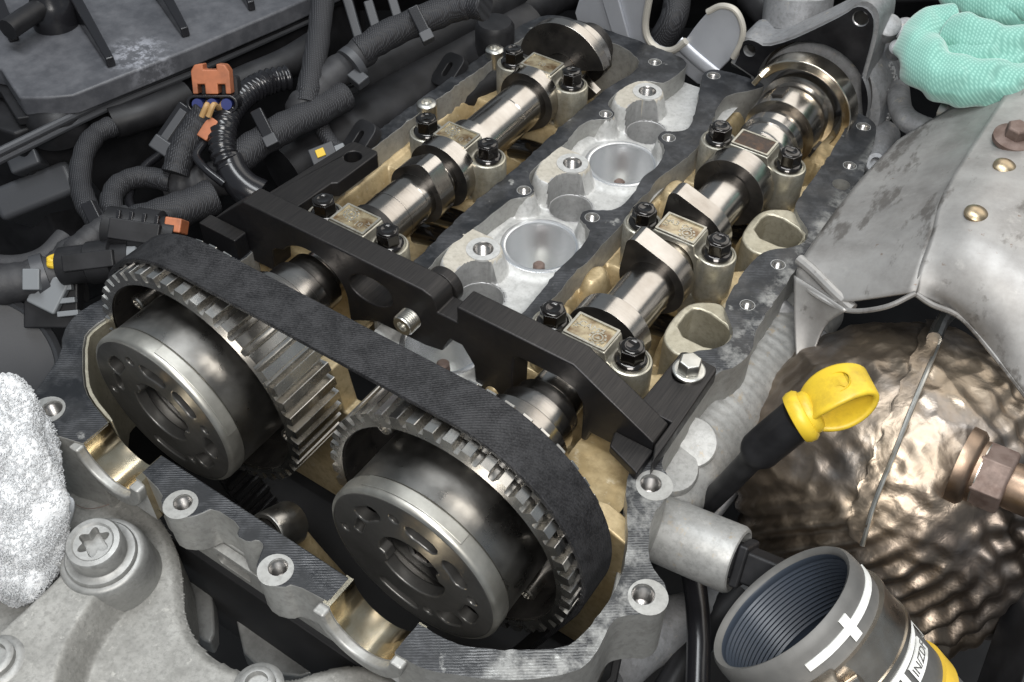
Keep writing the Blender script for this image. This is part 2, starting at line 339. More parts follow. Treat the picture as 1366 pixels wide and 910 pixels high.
# heat shield: dull aluminised sheet with burnt stains
m = NT('shield'); st = m.noise(24, 7, .7); sp = m.noise(1, 5, .65, co=m.mapped((60, 26, 60), (0, 0, -.8)))
k = m.mix(m.ramp(st, (.38, 0.), (.64, 1.)), (.37, .362, .35), (.235, .225, .215)); k = m.mix(m.ramp(sp, (.565, 0.), (.63, .8)), k, (.13, .12, .11)); k = m.mix(m.ramp(m.noise(90, 6, .75), (.60, 0.), (.72, .55)), k, (.47, .455, .43)); k = m.mix(m.ramp(m.noise(150, 5, .7), (.66, 0.), (.72, .8)), k, (.18, .12, .085))
m.set(col=k, metal=.55, rough=m.ramp(m.noise(50, 5), (.3, .42), (.7, .62))); m.bump(m.noise(60, 4), .22, .8); m.bump(m.noise(700, 3), .15, .08)
metal('rivet_bronze', (.46, .37, .25), .3, (.30, .22, .14), 1, 120)
metal('bolt_rust', (.20, .15, .13), .5, (.12, .08, .065), 1, 150, metalness=.5, bump=.3, bs=500, bd=.2)
# crumpled heat-tinted foil
m = NT('foil'); vn = m.noise(24, 4, .55, dist=.6)
k = m.mix(m.ramp(m.noise(17, 5, .6), (.35, 0.), (.66, 1.)), (.40, .325, .245), (.20, .165, .14)); k = m.mix(m.ramp(m.noise(33, 4), (.55, 0.), (.72, .7)), k, (.36, .34, .33))
m.set(col=k, metal=1., rough=m.ramp(m.noise(45, 5), (.3, .34), (.7, .52))); m.bump(m.noise(55, 3, .45, dist=.6), .5, 2.2); m.bump(m.noise(170, 3, .5, dist=.5), .45, .8)
metal('seam_steel', (.50, .49, .47), .25, (.34, .33, .31), 1, 60, bump=.4, bs=120, bd=1)
metal('sensor_bronze', (.34, .25, .185), .36, (.20, .14, .105), 1, 60, bump=.2, bs=400, bd=.15)
m = NT('bracket_grey'); m.set(col=m.mix(m.ramp(m.noise(30, 6), (.35, 0.), (.7, 1.)), (.46, .475, .51), (.38, .39, .42)), metal=.45, rough=.42); m.bump(m.noise(500, 3), .12, .1)
m = NT('bracket_dusty'); m.set(col=m.mix(m.ramp(m.noise(60, 6), (.35, 0.), (.7, 1.)), (.52, .49, .43), (.42, .40, .36)), metal=.3, rough=.55)
m = NT('cloth_teal'); vv = m.math('SUBTRACT', 1.0, m.math('MULTIPLY', m.wave(210, m.mapped((1, 1, 1), (.5, .4, .6)), 1.2), m.wave(210, m.mapped((1, 1, 1), (-.4, .7, -1.0)), 1.2))); m.set(col=m.mix(m.ramp(vv, (.3, 0.), (1., 1.)), (.27, .53, .45), (.16, .37, .31)), rough=.85, sheen=.5); m.bump(vv, -1., .5)
m = NT('towel'); m.set(col=m.mix(m.ramp(m.noise(120, 4, .6), (.3, 0.), (.7, 1.)), (.70, .71, .72), (.78, .79, .80)), rough=.95, sheen=.1); m.bump(m.noise(420, 3, .6), .55, .7); m.bump(m.noise(60, 3), .5, 3)
m = NT('towel_hem'); m.set(col=(.74, .77, .81), rough=.85); m.bump(m.wave(900), .2, .15)
m = NT('towel_fibre'); tr_ = m.n('ShaderNodeBsdfTranslucent'); df_ = m.n('ShaderNodeBsdfDiffuse'); ad_ = m.n('ShaderNodeMixShader')
tr_.inputs[0].default_value = df_.inputs[0].default_value = (.86, .87, .88, 1); m.l(df_.outputs[0], ad_.inputs[1]); m.l(tr_.outputs[0], ad_.inputs[2]); m.l(ad_.outputs[0], [n_ for n_ in m.t.nodes if n_.type == 'OUTPUT_MATERIAL'][0].inputs[0])
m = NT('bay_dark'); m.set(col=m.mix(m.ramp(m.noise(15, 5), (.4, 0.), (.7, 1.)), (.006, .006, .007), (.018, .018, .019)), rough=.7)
m = NT('cover_grey'); m.set(col=(.045, .047, .052), rough=.45); m.bump(m.noise(900, 2), .2, .1)
# ================================================================== the engine
CX = (0.0, 131.3)                           # camshaft axes (x), z = 0 is the sealing plane of the head
def hull2(pts):
    pts = sorted(set((round(a, 4), round(b, 4)) for a, b in pts))
    def half(P):
        h = []
        for p in P:
            while len(h) > 1 and (h[-1][0] - h[-2][0]) * (p[1] - h[-2][1]) - (h[-1][1] - h[-2][1]) * (p[0] - h[-2][0]) <= 0: h.pop()
            h.append(p)
        return h
    a = half(pts); b = half(pts[::-1]); return a[:-1] + b[:-1]

# ------------------------------------------------------------------ setting: the dark bay below
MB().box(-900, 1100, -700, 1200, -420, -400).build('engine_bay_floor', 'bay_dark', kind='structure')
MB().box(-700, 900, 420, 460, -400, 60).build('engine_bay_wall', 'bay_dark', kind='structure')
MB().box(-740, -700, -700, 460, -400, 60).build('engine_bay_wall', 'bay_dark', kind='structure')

# ------------------------------------------------------------------ cylinder head
head = thing('cylinder_head', 'opened aluminium cylinder head with black sealant smeared on its rim', 'cylinder head', (65, 20, -70))
iw = [(38.6, -30), (38.6, 9), (36.5, 20), (39.9, 43), (41, 62), (42, 72), (46.5, 75.5), (49, 80.6), (46.5, 85.5), (41, 89), (37.3, 95), (38.2, 116), (39.6, 127), (38.4, 134), (36.9, 147), (40.5, 155),
      (46, 158.3), (49, 163.3), (46.5, 168), (39, 172), (37.6, 183), (40.3, 200), (46, 206), (55.5, 208), (58, 218), (58.5, 239), (40, 241), (0, 242), (-34, 241), (-46, 232), (-50, 200), (-48, 173), (-52, 120), (-52, -30),
      (-44, -30), (-43.5, 60), (-43, 120), (-40.5, 175), (-40, 200), (-35, 219), (-22, 228), (3.7, 230.5), (17, 230), (29, 225), (34.2, 219), (35.7, 208.7), (31.1, 189), (30.2, 175), (29.3, 152), (29, 133), (29.6, 102), (27.2, 59), (29.1, 11), (29, -30)]
MB().prism(ragged(smooth2(iw, 2)), -70, 0, holes=[circ(43.3, 80.6, 3.2, 14), circ(43.5, 163.3, 3.2, 14), circ(40.6, 226, 3.4, 14)], mi=0, mside=1).build('intake_rim', ['sealant', 'alu_cast'], head, bev=.7)
ew = [(91.8, -30), (91.8, 8), (91.6, 20), (90, 34), (89.5, 42), (90.7, 52), (89.4, 71), (84, 75), (78.5, 77.5), (77, 82), (78.5, 86.5), (84, 89), (91.1, 95), (91.2, 112), (88, 125), (90.7, 136), (88, 150), (84, 156.5), (78.5, 159), (77, 163.5), (78.5, 168),
      (84, 171), (89, 178), (82, 200), (73, 222), (69, 232), (73, 241), (100, 243), (106, 240), (100, 230), (91, 219), (92, 208), (100.7, 169), (99.5, 149), (95, 126), (97.5, 116), (95.6, 104), (98.6, 90), (98, 67), (99, 54), (97, 40), (99, 27), (98, 19), (98, -30)]
MB().prism(ragged(smooth2(ew, 2), seed=4), -70, 0, holes=[circ(83.4, 82, 3.2, 14), circ(83.3, 163.4, 3.2, 14), circ(76, 232.7, 3.4, 14)], mi=0, mside=1).build('valley_rim', ['sealant', 'alu_cast'], head, bev=.7)
rw = [(147.3, -158), (147.3, -158), (147.3, -158), (158, -158), (176, -150), (189, -142), (198.5, -134), (205, -126), (205.5, -116), (203.5, -104), (208, -99), (216, -94), (217.5, -88), (213, -81), (205, -78), (200, -71), (194, -58), (195, -48), (192, -38), (184, -34), (182, -10), (181.5, 24), (187, 30), (189.5, 43), (186, 52), (184.8, 60),
      (183.8, 92), (183.6, 118), (186, 136), (184, 150), (187, 182), (182, 196), (176, 234), (168, 245), (150, 243.5), (151, 239), (160, 229), (160.8, 215), (163, 179), (162.6, 150), (168.4, 142), (179.4, 132.5), (178.5, 120), (165, 109), (163.5, 91), (164.5, 69), (168, 59), (178, 50), (178, 38), (164, 26), (168, 0), (172, -30),
      (178, -50.5), (190, -68.6), (195.8, -80.7), (199.5, -96), (198, -119), (193, -126), (166, -144), (147.3, -144.5), (147.3, -144.5), (147.3, -144.5)]
MB().prism(ragged(smooth2(rw, 2), amp=.3, seed=5), -34, 0, holes=[circ(208, -89.4, 4.2, 16), circ(186.5, -44.6, 4.2, 16), circ(174.9, 68.9, 3, 14), circ(175.2, 102.5, 3, 14), circ(176.8, 178.2, 4.6, 16), circ(174.5, 196, 3, 14), circ(167.6, 233.9, 3.4, 14)], mi=0, mside=1).build('exhaust_rim', ['sealant', 'alu_cast'], head, bev=.8)
rl = [(p[0] - (6 if p[0] > 150 else 0), p[1]) for p in rw]
MB().prism(smooth2([(150, -154), (172, -155), (192, -146), (200, -122), (200, -100), (192, -66), (180, -40), (178, 24), (182, 40), (180, 90), (180, 130), (178, 190), (172, 234), (150, 238), (160, 215), (160, 150), (163, 110), (161, 91), (165, 50), (162, 26), (172, -30), (188, -68), (196, -96), (194, -122), (166, -145), (150, -146)], 1), -75, -33).build('lower_wall', 'alu_cast', head, bev=1.)
lw = [(-14.3, -144), (-14.3, -144), (-14.3, -144), (-14.3, -157.5), (-14.3, -157.5), (-14.3, -157.5), (-24, -160), (-34, -163), (-44, -162), (-52, -156), (-55, -145), (-62, -129), (-71.5, -121), (-76, -110), (-75, -99.5), (-70, -80), (-52, -60), (-47, -30), (-37, -30), (-43, -60), (-60, -86), (-62, -99), (-63.2, -111), (-61, -118), (-41, -135), (-31, -140)]
MB().prism(smooth2(lw, 1), -70, 0, holes=[circ(-39.5, -152.5, 4.2, 16)], mi=0, mside=1).build('timing_rim', ['sealant', 'alu_cast'], head, bev=.7)
MB().prism(smooth2([(-14.3, -143.4), (-31, -139.4), (-40.6, -134.5), (-60.4, -117.6), (-62.5, -110.8), (-61.4, -99), (-59.4, -86), (-58, -86), (-60, -99), (-61, -110.5), (-59.2, -117), (-40, -133), (-30.6, -137.8), (-14.3, -141.8)], 1), -70, -.6).build('case_liner', 'alu_window', head, bev=.3)
fb = [(16.2, -143.5), (16.2, -143.5), (16.2, -143.5), (115.3, -144.2), (115.3, -144.2), (115.3, -144.2), (115.3, -156), (115.3, -156), (115.3, -156), (100, -157.5), (98, -161), (91, -163.3), (84, -161), (81.5, -156), (79.5, -151.5), (76, -151), (74, -154), (68, -154.5), (66, -150), (52, -150), (50, -155), (47, -159), (40, -162.5), (33, -160), (31, -156.5), (16.2, -154), (16.2, -154), (16.2, -154)]
MB().prism(smooth2(fb, 1), -24, 0, holes=[circ(40.3, -155, 3.6, 16), circ(90.6, -155.6, 3.6, 16)], mi=0, mside=1).build('front_bar', ['sealant', 'alu_cast'], head, bev=.6)
MB().box(15, 115, -150.6, -144.2, -36, -23.5).build('front_wall', 'alu_cast', head, bev=.8)
mb = MB(); mb.prism(rrect(20, 112, -38, -25, 3), -154.5, -150.7, 'y', holes=[rrect(50, 68, -35, -28, 2), rrect(74, 82, -35, -28, 2)]); mb.build('front_flange', 'alu_cast', head, bev=.6)
for cx in CX:                                # half-round saddles where the cover's seals sit
    h = [(-20, -27), (20, -27), (20, -.2)] + [(16.4 * math.cos(a), 16.4 * math.sin(a) - .2) for a in np.linspace(0, -PI, 26)] + [(-20, -.2)]
    MB().prism([(cx + a * .93 + .9, b) for a, b in h], -157.2, -143.7, 'y', mi=0, mside=1).build('seal_saddle', ['alu_clean', 'saddle'], head, ang=30)
    MB().prism([(cx + .9 + r_ * math.cos(a), r_ * math.sin(a) - 1.2) for r_, L_ in ((20.5, np.linspace(0, -PI, 30)), (15.0, np.linspace(-PI, 0, 30))) for a in L_], -161.5, -157, 'y').build('saddle_lip', 'alu_cast', head, bev=1.2, seg=3)
for hx, hy, r in ((43.3, 80.6, 3.2), (43.5, 163.3, 3.2), (83.4, 82, 3.2), (83.3, 163.4, 3.2), (40.3, -155, 3.6), (90.6, -155.6, 3.6), (208, -89.4, 4.2), (186.5, -44.6, 4.2), (174.9, 68.9, 3), (175.2, 102.5, 3), (174.5, 196, 3), (167.6, 233.9, 3.4), (76, 232.7, 3.4), (-39.5, -152.5, 4.2), (40.6, 226, 3.4)):
    pr = [(r + .55, .05), (r + .35, .06), (r + .1, -.8)]
    for k in range(9): pr += [(r - .05, -1.2 - k * 1.1), (r - .55, -1.75 - k * 1.1)]
    MB().lathe(pr + [(0.01, -11.5)], (hx, hy, 0), (0, 0, 1), 24, mi=[1] + [0] * 30, cap=False).build('threaded_hole', ['thread', 'alu_clean'], head, ang=50)

for hx, hy, r, ox, oy in ((40.3, -155, 3.6, 0, -1.2), (90.6, -155.6, 3.6, 0, -1.4), (208, -89.4, 4.2, 2, 0), (186.5, -44.6, 4.2, 1.6, 0), (-39.5, -152.5, 4.2, -1, -1.6)):
    MB().prism(circ(hx + ox, hy + oy, r + 3.2, 28), .02, .16, holes=[circ(hx, hy, r + .2, 20)]).build('boss_face', 'alu_cast', head)
# valley between the two rims: one cast surface with pads, wells and recesses
X, Y = np.meshgrid(np.arange(36, 97.01, .75), np.arange(-34, 236.1, .75), indexing='ij')
Z = -13.5 + .35 * fnoise(X, Y, 3, .12) + 3.5 * sstep(X, 82, 92) + 3 * sstep(-X, -46, -38)
def sdbox(X, Y, x0, x1, y0, y1, r):
    qx = np.abs(X - (x0 + x1) / 2) - (x1 - x0) / 2 + r; qy = np.abs(Y - (y0 + y1) / 2) - (y1 - y0) / 2 + r
    return np.hypot(np.maximum(qx, 0), np.maximum(qy, 0)) + np.minimum(np.maximum(qx, qy), 0) - r
for py in (31.5, 114, 196):                  # thread pads level with the rim, flaring down to the floor
    d = sdbox(X + .25 * (Y - py), Y, 36, 58, py - 21, py + 9, 6); Z = np.maximum(Z, -13.5 + 13.4 * (1 - sstep(d, .3, 5.5)))
    d = np.hypot(X - 52, Y - py); Z = np.maximum(Z, -13.5 + 13.4 * (1 - sstep(d, 8.6, 13)))
for py in (0, 82, 163.4): d = np.hypot(X - 83.4, Y - py); Z = np.maximum(Z, -13.5 + 13 * (1 - sstep(d, 5.5, 10)) ** 1.5)
for py in (-1, 80.6, 163.3): d = np.hypot(X - 43.4, Y - py); Z = np.maximum(Z, -13.5 + 13 * (1 - sstep(d, 4.5, 10)) ** 1.5)
for wy in (-21.3, 60.7, 142.7):
    d = np.hypot(X - 66.7, Y - wy); Z = np.where(d < 28, np.maximum(Z, -13.5 + 1.6 * (1 - sstep(d, 20.5, 27))), Z)
for wy in (-21.3, 60.7, 142.7): Z = np.where(np.hypot(X - 66.7, Y - wy) < 18.9, -60, Z)
for wy in (14, 96.5, 178.5):
    d = np.hypot(X - 62.5, Y - wy); Z = np.where(d < 11.2, -60, np.minimum(Z, np.where(d < 12.2, -13.3, Z)))
for py in (31.5, 114, 196): Z = np.where(np.hypot(X - 52, Y - py) < 4.6, -16, Z)
for hx, hy in ((83.4, 82), (83.3, 163.4), (83.4, 0), (43.3, 80.6), (43.5, 163.3)): Z = np.where(np.hypot(X - hx, Y - hy) < 4.4, -18, Z)
Z += .12 * fnoise(X, Y, 5, .6)
mb = MB(); mb.grid(np.stack([X, Y, Z], -1))
fx, fy, fz = (X[:-1, :-1] + .375).ravel(), (Y[:-1, :-1] + .375).ravel(), Z[:-1, :-1].ravel()
rec = np.zeros(len(fx), int)
for wy in (14, 96.5, 178.5): rec[np.abs(np.hypot(fx - 62.5, fy - wy) - 11.3) < 1.4] = 1  # recess walls take a darker metal that paints in their shading
rec[(fz > -.6) & (fx < 62) & (rec == 0)] = 2
mb.m = rec.tolist(); mb.build('valley_floor', ['alu_clean', 'bore_dull', 'alu_tan'], head, ang=50)
for wy in (-21.3, 60.7, 142.7):
    MB().lathe([(20.9, -13.2), (20.5, -11.5), (19.2, -11.1), (17.8, -11.5), (17.2, -13), (17.0, -48), (12, -54), (7, -56), (0.01, -56)], (66.7, wy, 0), (0, 0, 1), 64, cap=False).build('plug_well', 'machined_bore', head, ang=40)
for wy in (14, 96.5, 178.5):
    MB().lathe([(11.6, -13.7), (11.2, -13.9), (11.0, -14.4), (11.0, -32), (0.01, -32.5)], (62.5, wy, 0), (0, 0, 1), 40, cap=False).build('valley_recess', 'bore_dull', head, ang=40)
for py in (31.5, 114, 196):
    pr = [(8.6, -.6), (8.4, .35), (5.1, .35), (4.4, -.6)]
    for k in range(9): pr += [(4.4, -1 - k * 1.2), (3.8, -1.6 - k * 1.2)]
    MB().lathe(pr + [(.01, -12)], (52, py, 0), (0, 0, 1), 36, mi=[0, 0] + [1] * 30, cap=False).build('stud_boss', ['alu_clean', 'thread'], head, ang=45)
for wy in (-21.3, 60.7, 142.7):
    t = thing('spark_plug', 'brown plug terminal standing down in %s' % {-21.3: 'the well half hidden under the black bar', 60.7: 'the bright well next to the black bar', 142.7: 'the bright well farther up the valley'}[wy], 'spark plug', (68, wy - 3, -56), 'plug terminals in the wells')
    MB().lathe([(8.5, 0), (8.5, 6), (7, 8), (4.6, 9), (4.6, 22), (3.6, 24)], (68, wy - 3, -56), (0, 0, 1), 20).build('insulator', 'zinc', t)
    pr = [(2.6, 24)]
    for k in range(6): pr += [(3.2, 24.6 + k * 1.5), (2.8, 25.3 + k * 1.5)]
    MB().lathe(pr + [(3.1, 34), (2.2, 35), (.01, 35)], (68, wy - 3, -56), (0, 0, 1), 18).build('terminal', 'bolt_rust', t)

# camshaft galleries: two cast floors with bearing bridges, pockets and lumps
def gallery(x0, x1, y0, y1, seed, ex):
    X, Y = np.meshgrid(np.arange(x0, x1 + .01, .9), np.arange(y0, y1 + .01, .9), indexing='ij')
    c = CX[ex]; Z = -44 + 1.0 * fnoise(X, Y, seed, .10)
    edge = np.minimum(X - x0, x1 - X); Z += (1 - sstep(edge, 2, 13)) * 30
    for yc in (0, 82, 164):
        d = np.abs(Y - yc); Z = np.maximum(Z, -44 + 28 * (1 - sstep(d, 9, 17)))
        if ex:
            for dy in (-27, 22):
                dd = np.hypot((X - (x0 + 7)) * .9, (Y - yc - dy) * .55); Z = np.maximum(Z, -44 + 36 * (1 - sstep(dd, 3, 12)))
        else:
            for dy in (-24, 24):
                dd = np.hypot(X - 21, Y - yc - dy); Z = np.maximum(Z, -44 + 22 * (1 - sstep(dd, 7, 11)))
    if ex:
        Z = np.maximum(Z, -44 + 31 * sstep(X, c + 11, c + 16))
        for yc in (0, 82, 164):
            for dy in (29, -12):
                dd = np.hypot(X - (c + 18), Y - (yc + dy)); Z = np.where(dd < 13.5, np.minimum(Z, -32 + 19 * sstep(dd, 10.5, 12.5)), Z)
    if ex:
        for dy in (0, 82): Z = np.where(sdbox(X, Y, 150.5, 179, 35 + dy, 60 + dy, 4) < 0, -48, Z)
    Z += .2 * fnoise(X, Y, seed + 9, .5)
    m = MB(); m.grid(np.stack([X, Y, Z], -1)); return m
gallery(-45, 31, -58, 231, 11, 0).build('intake_gallery', 'alu_varnish', head, ang=60)
gallery(95, 180, -58, 244, 12, 1).build('exhaust_gallery', 'alu_varnish', head, ang=60)
for dy in (0, 82):                           # oil drain windows beside the exhaust camshaft
    o = smooth2([(149.5, 34 + dy), (149, 54 + dy), (154, 62 + dy), (165, 67.5 + dy), (171, 58 + dy), (178.5, 51 + dy), (178.5, 40 + dy), (172, 31 + dy), (163, 25 + dy), (155, 27.5 + dy)], 2)
    h = smooth2([(153.6, 37.6 + dy), (153, 55 + dy), (158, 58.5 + dy), (175, 54 + dy), (176.6, 46 + dy), (174, 37 + dy)], 1)
    MB().prism(o, -44, -3.2, holes=[h]).build('drain_window', 'alu_window', head, bev=1.2, seg=3)
    MB().prism(h, -47, -42).build('window_floor', 'bay_dark', head)  # blackened floor paints the shade deep in the window
# bulkhead between timing case and galleries
bo = [(-60, -110), (192, -110), (192, -12), (176, -6), (166, -9), (160, -6)] + [(131.3 + 24 * math.cos(a), 24 * math.sin(a)) for a in np.linspace(-.25, -PI + .25, 16)] + [(104, -4), (90, -4), (88, -30), (44, -30), (40, -4), (27, -4)] + [(24 * math.cos(a), 24 * math.sin(a)) for a in np.linspace(-.25, -PI + .25, 16)] + [(-30, -4), (-60, -8)]
MB().prism(bo, -68, -58, 'y').build('bulkhead', 'alu_varnish', head, bev=1.2)
g = [(131.3 + 66 * math.cos(a), 66 * math.sin(a)) for a in np.linspace(.22, -.6, 18)]; g2 = [(131.3 + 69.5 * math.cos(a), 69.5 * math.sin(a)) for a in np.linspace(-.6, .17, 18)]
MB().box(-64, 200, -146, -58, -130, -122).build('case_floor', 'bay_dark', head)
MB().prism([(-66, -118), (-44, -138), (-30, -143), (-14, -146.5), (116, -147), (165, -147), (200, -122), (203, -96), (190, -60), (193, -58), (206, -96), (203, -124), (168, -150), (-16, -150), (-33, -146), (-46, -141), (-69, -120), (-66, -90)], -125, -60).build('case_wall', 'bay_dark', head, bev=.6)  # near-black colour paints the dark void below the front bar
# tensioner stub in the timing case
t = thing('idler_pulley', 'small grey roller behind the front bar between the two phasers', 'pulley', (62, -128, -70))
MB().lathe([(4, -8), (9, -8), (9.6, -7), (9.6, 7), (9, 8), (7.5, 8), (7, 5), (3.5, 5), (3, 9), (.01, 9)], (62, -131, -30), (0, -1, .55), 36).build('roller', 'phaser_steel', t)
MB().lathe([(6.6, 3), (6.6, 7), (.01, 7.5)], (62, -131, -30), (0, -1, .55), 6).build('centre_bolt', 'steel_dark', t)
MB().sweep([(60, -127, -34), (66, -122, -60), (70, -112, -100)], 6).build('arm', 'alu_varnish', t)

# ------------------------------------------------------------------ camshafts
def egg(cx, b, nose, d, ang):
    a = math.radians(ang); return hull2(circ(cx, 0, b, 56) + circ(cx + d * math.cos(a), d * math.sin(a), nose, 40))
def shaft(name, label, cx, segs, lobes, extra):
    t = thing(name, label, 'camshaft', (cx, 80, 0), 'the two camshafts')
    pr = []; mi = []
    for y0, y1, r, m_ in segs:
        c = .5; pr += [(r - c, y0), (r, y0 + c), (r, y1 - c), (r - c, y1)]; mi += [m_, m_, m_, 1]
    MB().lathe(pr, (cx, 0, 0), (0, 1, 0), 72, mi=mi[:-1]).build('shaft', ['steel_ground', 'steel_dark'], t, ang=30)
    for y0, y1, b, n, d, a in lobes:
        MB().prism(egg(cx, b, n, d, a), y0, y1, 'y', mi=1, mside=0).build('cam_lobe', ['steel_ground', 'steel_dark'], t, bev=.45)
    extra(t, cx); return t
def ex_i(t, cx):
    # rear target wheel: stepped half discs
    for y0, y1, r, a0, a1 in ((186, 193, 30, 20, 175), (193, 199, 24, 160, 330), (201, 207, 22, 0, 110)):
        pts = [(cx + r * math.cos(math.radians(a)), r * math.sin(math.radians(a))) for a in np.linspace(a0, a1, 30)] + [(cx + 11 * math.cos(math.radians(a)), 11 * math.sin(math.radians(a))) for a in np.linspace(a1, a0, 14)]
        MB().prism(pts, y0, y1, 'y', mi=1, mside=0).build('target_segment', ['steel_ground', 'steel_dark'], t, bev=.5)
    MB().lathe([(15, 205), (18, 206), (18, 214), (14, 215), (14, 222), (9, 223)], (cx, 0, 0), (0, 1, 0), 40).build('end_collar', 'steel_dark', t)
def ex_e(t, cx):
    MB().lathe([(15, 176), (15.5, 177), (15.5, 186), (17.5, 187), (17.5, 193), (14, 194), (14, 200), (20, 201), (20.5, 207), (20.5, 216), (19, 217), (19, 224), (22, 225), (22, 236), (21, 238)], (cx, 0, 0), (0, 1, 0), 64).build('end_collar', 'steel_ground', t, ang=30)
    for a in (100, 200, 330):
        MB().prism([(cx + r * math.cos(math.radians(q)), r * math.sin(math.radians(q))) for r, q in ((20, a), (21.8, a), (21.8, a + 18), (20, a + 18))], 205, 214, 'y').build('drive_key', 'steel_dark', t, bev=.4)
    ring = [(cx + 31 * math.cos(a), 31 * math.sin(a)) for a in np.linspace(-.9, 2.6, 40)] + [(cx + 25.5 * math.cos(a), 25.5 * math.sin(a)) for a in np.linspace(2.6, -.9, 40)]
    MB().prism(ring, 226, 238, 'y').build('seal_ring', 'steel_bright', t, bev=.8)
    MB().obox((cx - 25, 226, 14), (.5, 0, 1), (0, 1, 0), 4, 5, 1.6).build('ring_tab', 'steel_bright', t, bev=.6)
shaft('intake_camshaft', 'polished camshaft nearer the wiring looms with the stepped half-disc end', 0.0,
      [(-82, -68, 17, 0), (-68, -60, 23.5, 0), (-60, -52, 20, 0), (-52, -40, 17, 0), (-40, -30, 15, 0), (-30, 9, 12, 0), (9.5, 14, 14.5, 1), (14, 40, 13.2, 0), (40, 62, 12.6, 0), (62, 98, 12.2, 0), (98, 128, 13.4, 0), (128, 152, 13.2, 0), (152, 176, 12, 0), (176, 205, 11, 0)],
      [(-16, -8.5, 15.5, 5, 17, 30), (26, 27, 13.4, 5, 4, 200), (46, 57, 16.5, 7, 14, 75), (65, 75, 18.5, 6, 12, 25), (90, 97, 16, 6, 15, 215), (148, 157, 17.5, 6, 16, 262)], ex_i)
shaft('exhaust_camshaft', 'polished camshaft nearer the heat shield carrying shark-fin lobes', 131.3,
      [(-82, -66, 17, 0), (-66, -60, 20, 0), (-60, -52, 21.5, 0), (-52, -42, 17.5, 0), (-42, -34, 15, 0), (-34, 10, 12, 0), (24, 57, 12.5, 0), (57, 107, 12.2, 0), (107, 138, 12.5, 0), (138, 180, 12.2, 0)],
      [(11.5, 22, 18.8, 6, 10, 262), (56, 67, 17.2, 4.5, 20.5, 122), (97, 107, 17.2, 4.5, 20.5, 122), (138, 151, 19.5, 7, 10, -8), (174, 176, 15, 5, 6, -8)], ex_e)

# ------------------------------------------------------------------ bearing caps
def make_cap():
    t = thing('bearing_cap', '', 'bearing cap', (0, 0, -14), 'camshaft bearing caps')
    o = [(-14.5, -12), (-14.5, 9.5), (-11.8, 11), (-10.8, 15.6), (10.8, 15.6), (11.8, 11), (14.5, 9.5), (14.5, -12), (12.4, -12)] + [(12.4 * math.cos(a), 12.4 * math.sin(a)) for a in np.linspace(0, PI, 24)] + [(-12.4, -12)]
    body = MB().prism(o, -7.6, 7.6, 'y').build('cap_bridge', 'cap_metal', t, bev=.9, seg=3)
    for s_ in (-1, 1):
        b = MB().lathe([(8.2, -40), (8.2, -17), (9.3, -15), (9.7, -8), (9.7, 8.6), (9.2, 9.9), (8.4, 10.2), (7.9, 9.7), (.01, 9.7)], (19.7 * s_, 0, 0), (0, 0, 1), 40).build('bolt_boss', 'cap_metal', t, ang=40)
        MB().box(*sorted((12.5 * s_, 17 * s_)), -6.4, 6.4, -13, 8.0).build('boss_web', 'cap_metal', t, bev=.9)
        bo = MB().lathe([(7.2, 9.75), (7.3, 11.0), (6.6, 11.9), (6.0, 12.3)], (19.7 * s_, 0, 0), (0, 0, 1), 32, cap=True).build('bolt', 'bolt_oiled', t, ang=40)
        h = MB(); ang = random.random()
        h.v = []; u = [(6.1 * math.cos(ang + i * PI / 3), 6.1 * math.sin(ang + i * PI / 3)) for i in range(6)]
        h.prism(u, 11.8, 18.6); h.v = [(x + 19.7 * s_, y, z) for x, y, z in h.v]
        h.lathe([(5.1, 18.55), (4.6, 19.3), (3.0, 19.6), (2.6, 19.3), (.01, 19.3)], (19.7 * s_, 0, 0), (0, 0, 1), 24)
        h.build('bolt_head', 'bolt_oiled', bo, bev=.55)
    p = MB().prism(rrect(-10.3, 10.3, -7.1, 7.1, .6), 15.5, 16.7, holes=[rrect(-9.2, 9.2, -6.1, 6.1, .5)]).build('plate_edge', 'cap_metal', t, bev=.3)
    MB().prism(rrect(-9.4, 9.4, -6.3, 6.3, .3), 15.55, 16.0).build('plate_film', 'oil_film', t)
    return t
proto = make_cap(); caps = []
def marks(t, x, y, body, side, flip):
    up = -1 if flip else 1
    Z = 16.0
    text('casting_mark', body, 4.6, basis((x - 1.2 * up, y + 1.8 * up, Z), (up, 0, 0), (0, up, 0)), 'cap_metal', t, .25)
    text('casting_mark', side, 3.2, basis((x - 7.4 * up, y, Z), (0, up, 0), (-up, 0, 0)), 'cap_metal', t, .25)
    ring = MB()
    for k in range(10):
        a0 = k * PI / 5; ring.prism([(x + 4 * up + r * math.cos(a0 + q), y - 1.8 * up + r * math.sin(a0 + q)) for r, q in ((3.1, 0), (4.0, 0), (4.0, .4), (3.1, .4))], Z - .1, Z + .3)
    ring.prism(circ(x + 4 * up, y - 1.8 * up, 2.5, 20), Z - .1, Z + .3, holes=[circ(x + 4 * up, y - 1.8 * up, 1.9, 20)])
    ring.prism([(x + 4 * up - 1, y - 1.8 * up - .9), (x + 4 * up + 1.2, y - 1.8 * up - .6), (x + 4 * up + .2, y - 1.8 * up + 1.1)], Z - .1, Z + .3)
    ring.build('casting_mark', 'cap_metal', t)
capl = [(0, 0, 'bearing cap with amber-stained plate touching the black locking bar on the wiring-loom side'), (0, 1, 'middle bearing cap of the camshaft nearer the wiring looms'), (0, 2, 'bearing cap beside the half-disc end of the camshaft'),
        (1, 0, 'bearing cap with yellow-stained plate against the thick sloped end of the black bar'), (1, 1, 'middle bearing cap of the camshaft nearer the heat shield'), (1, 2, 'bearing cap with a pool of brown oil on its plate, beside the black flange')]
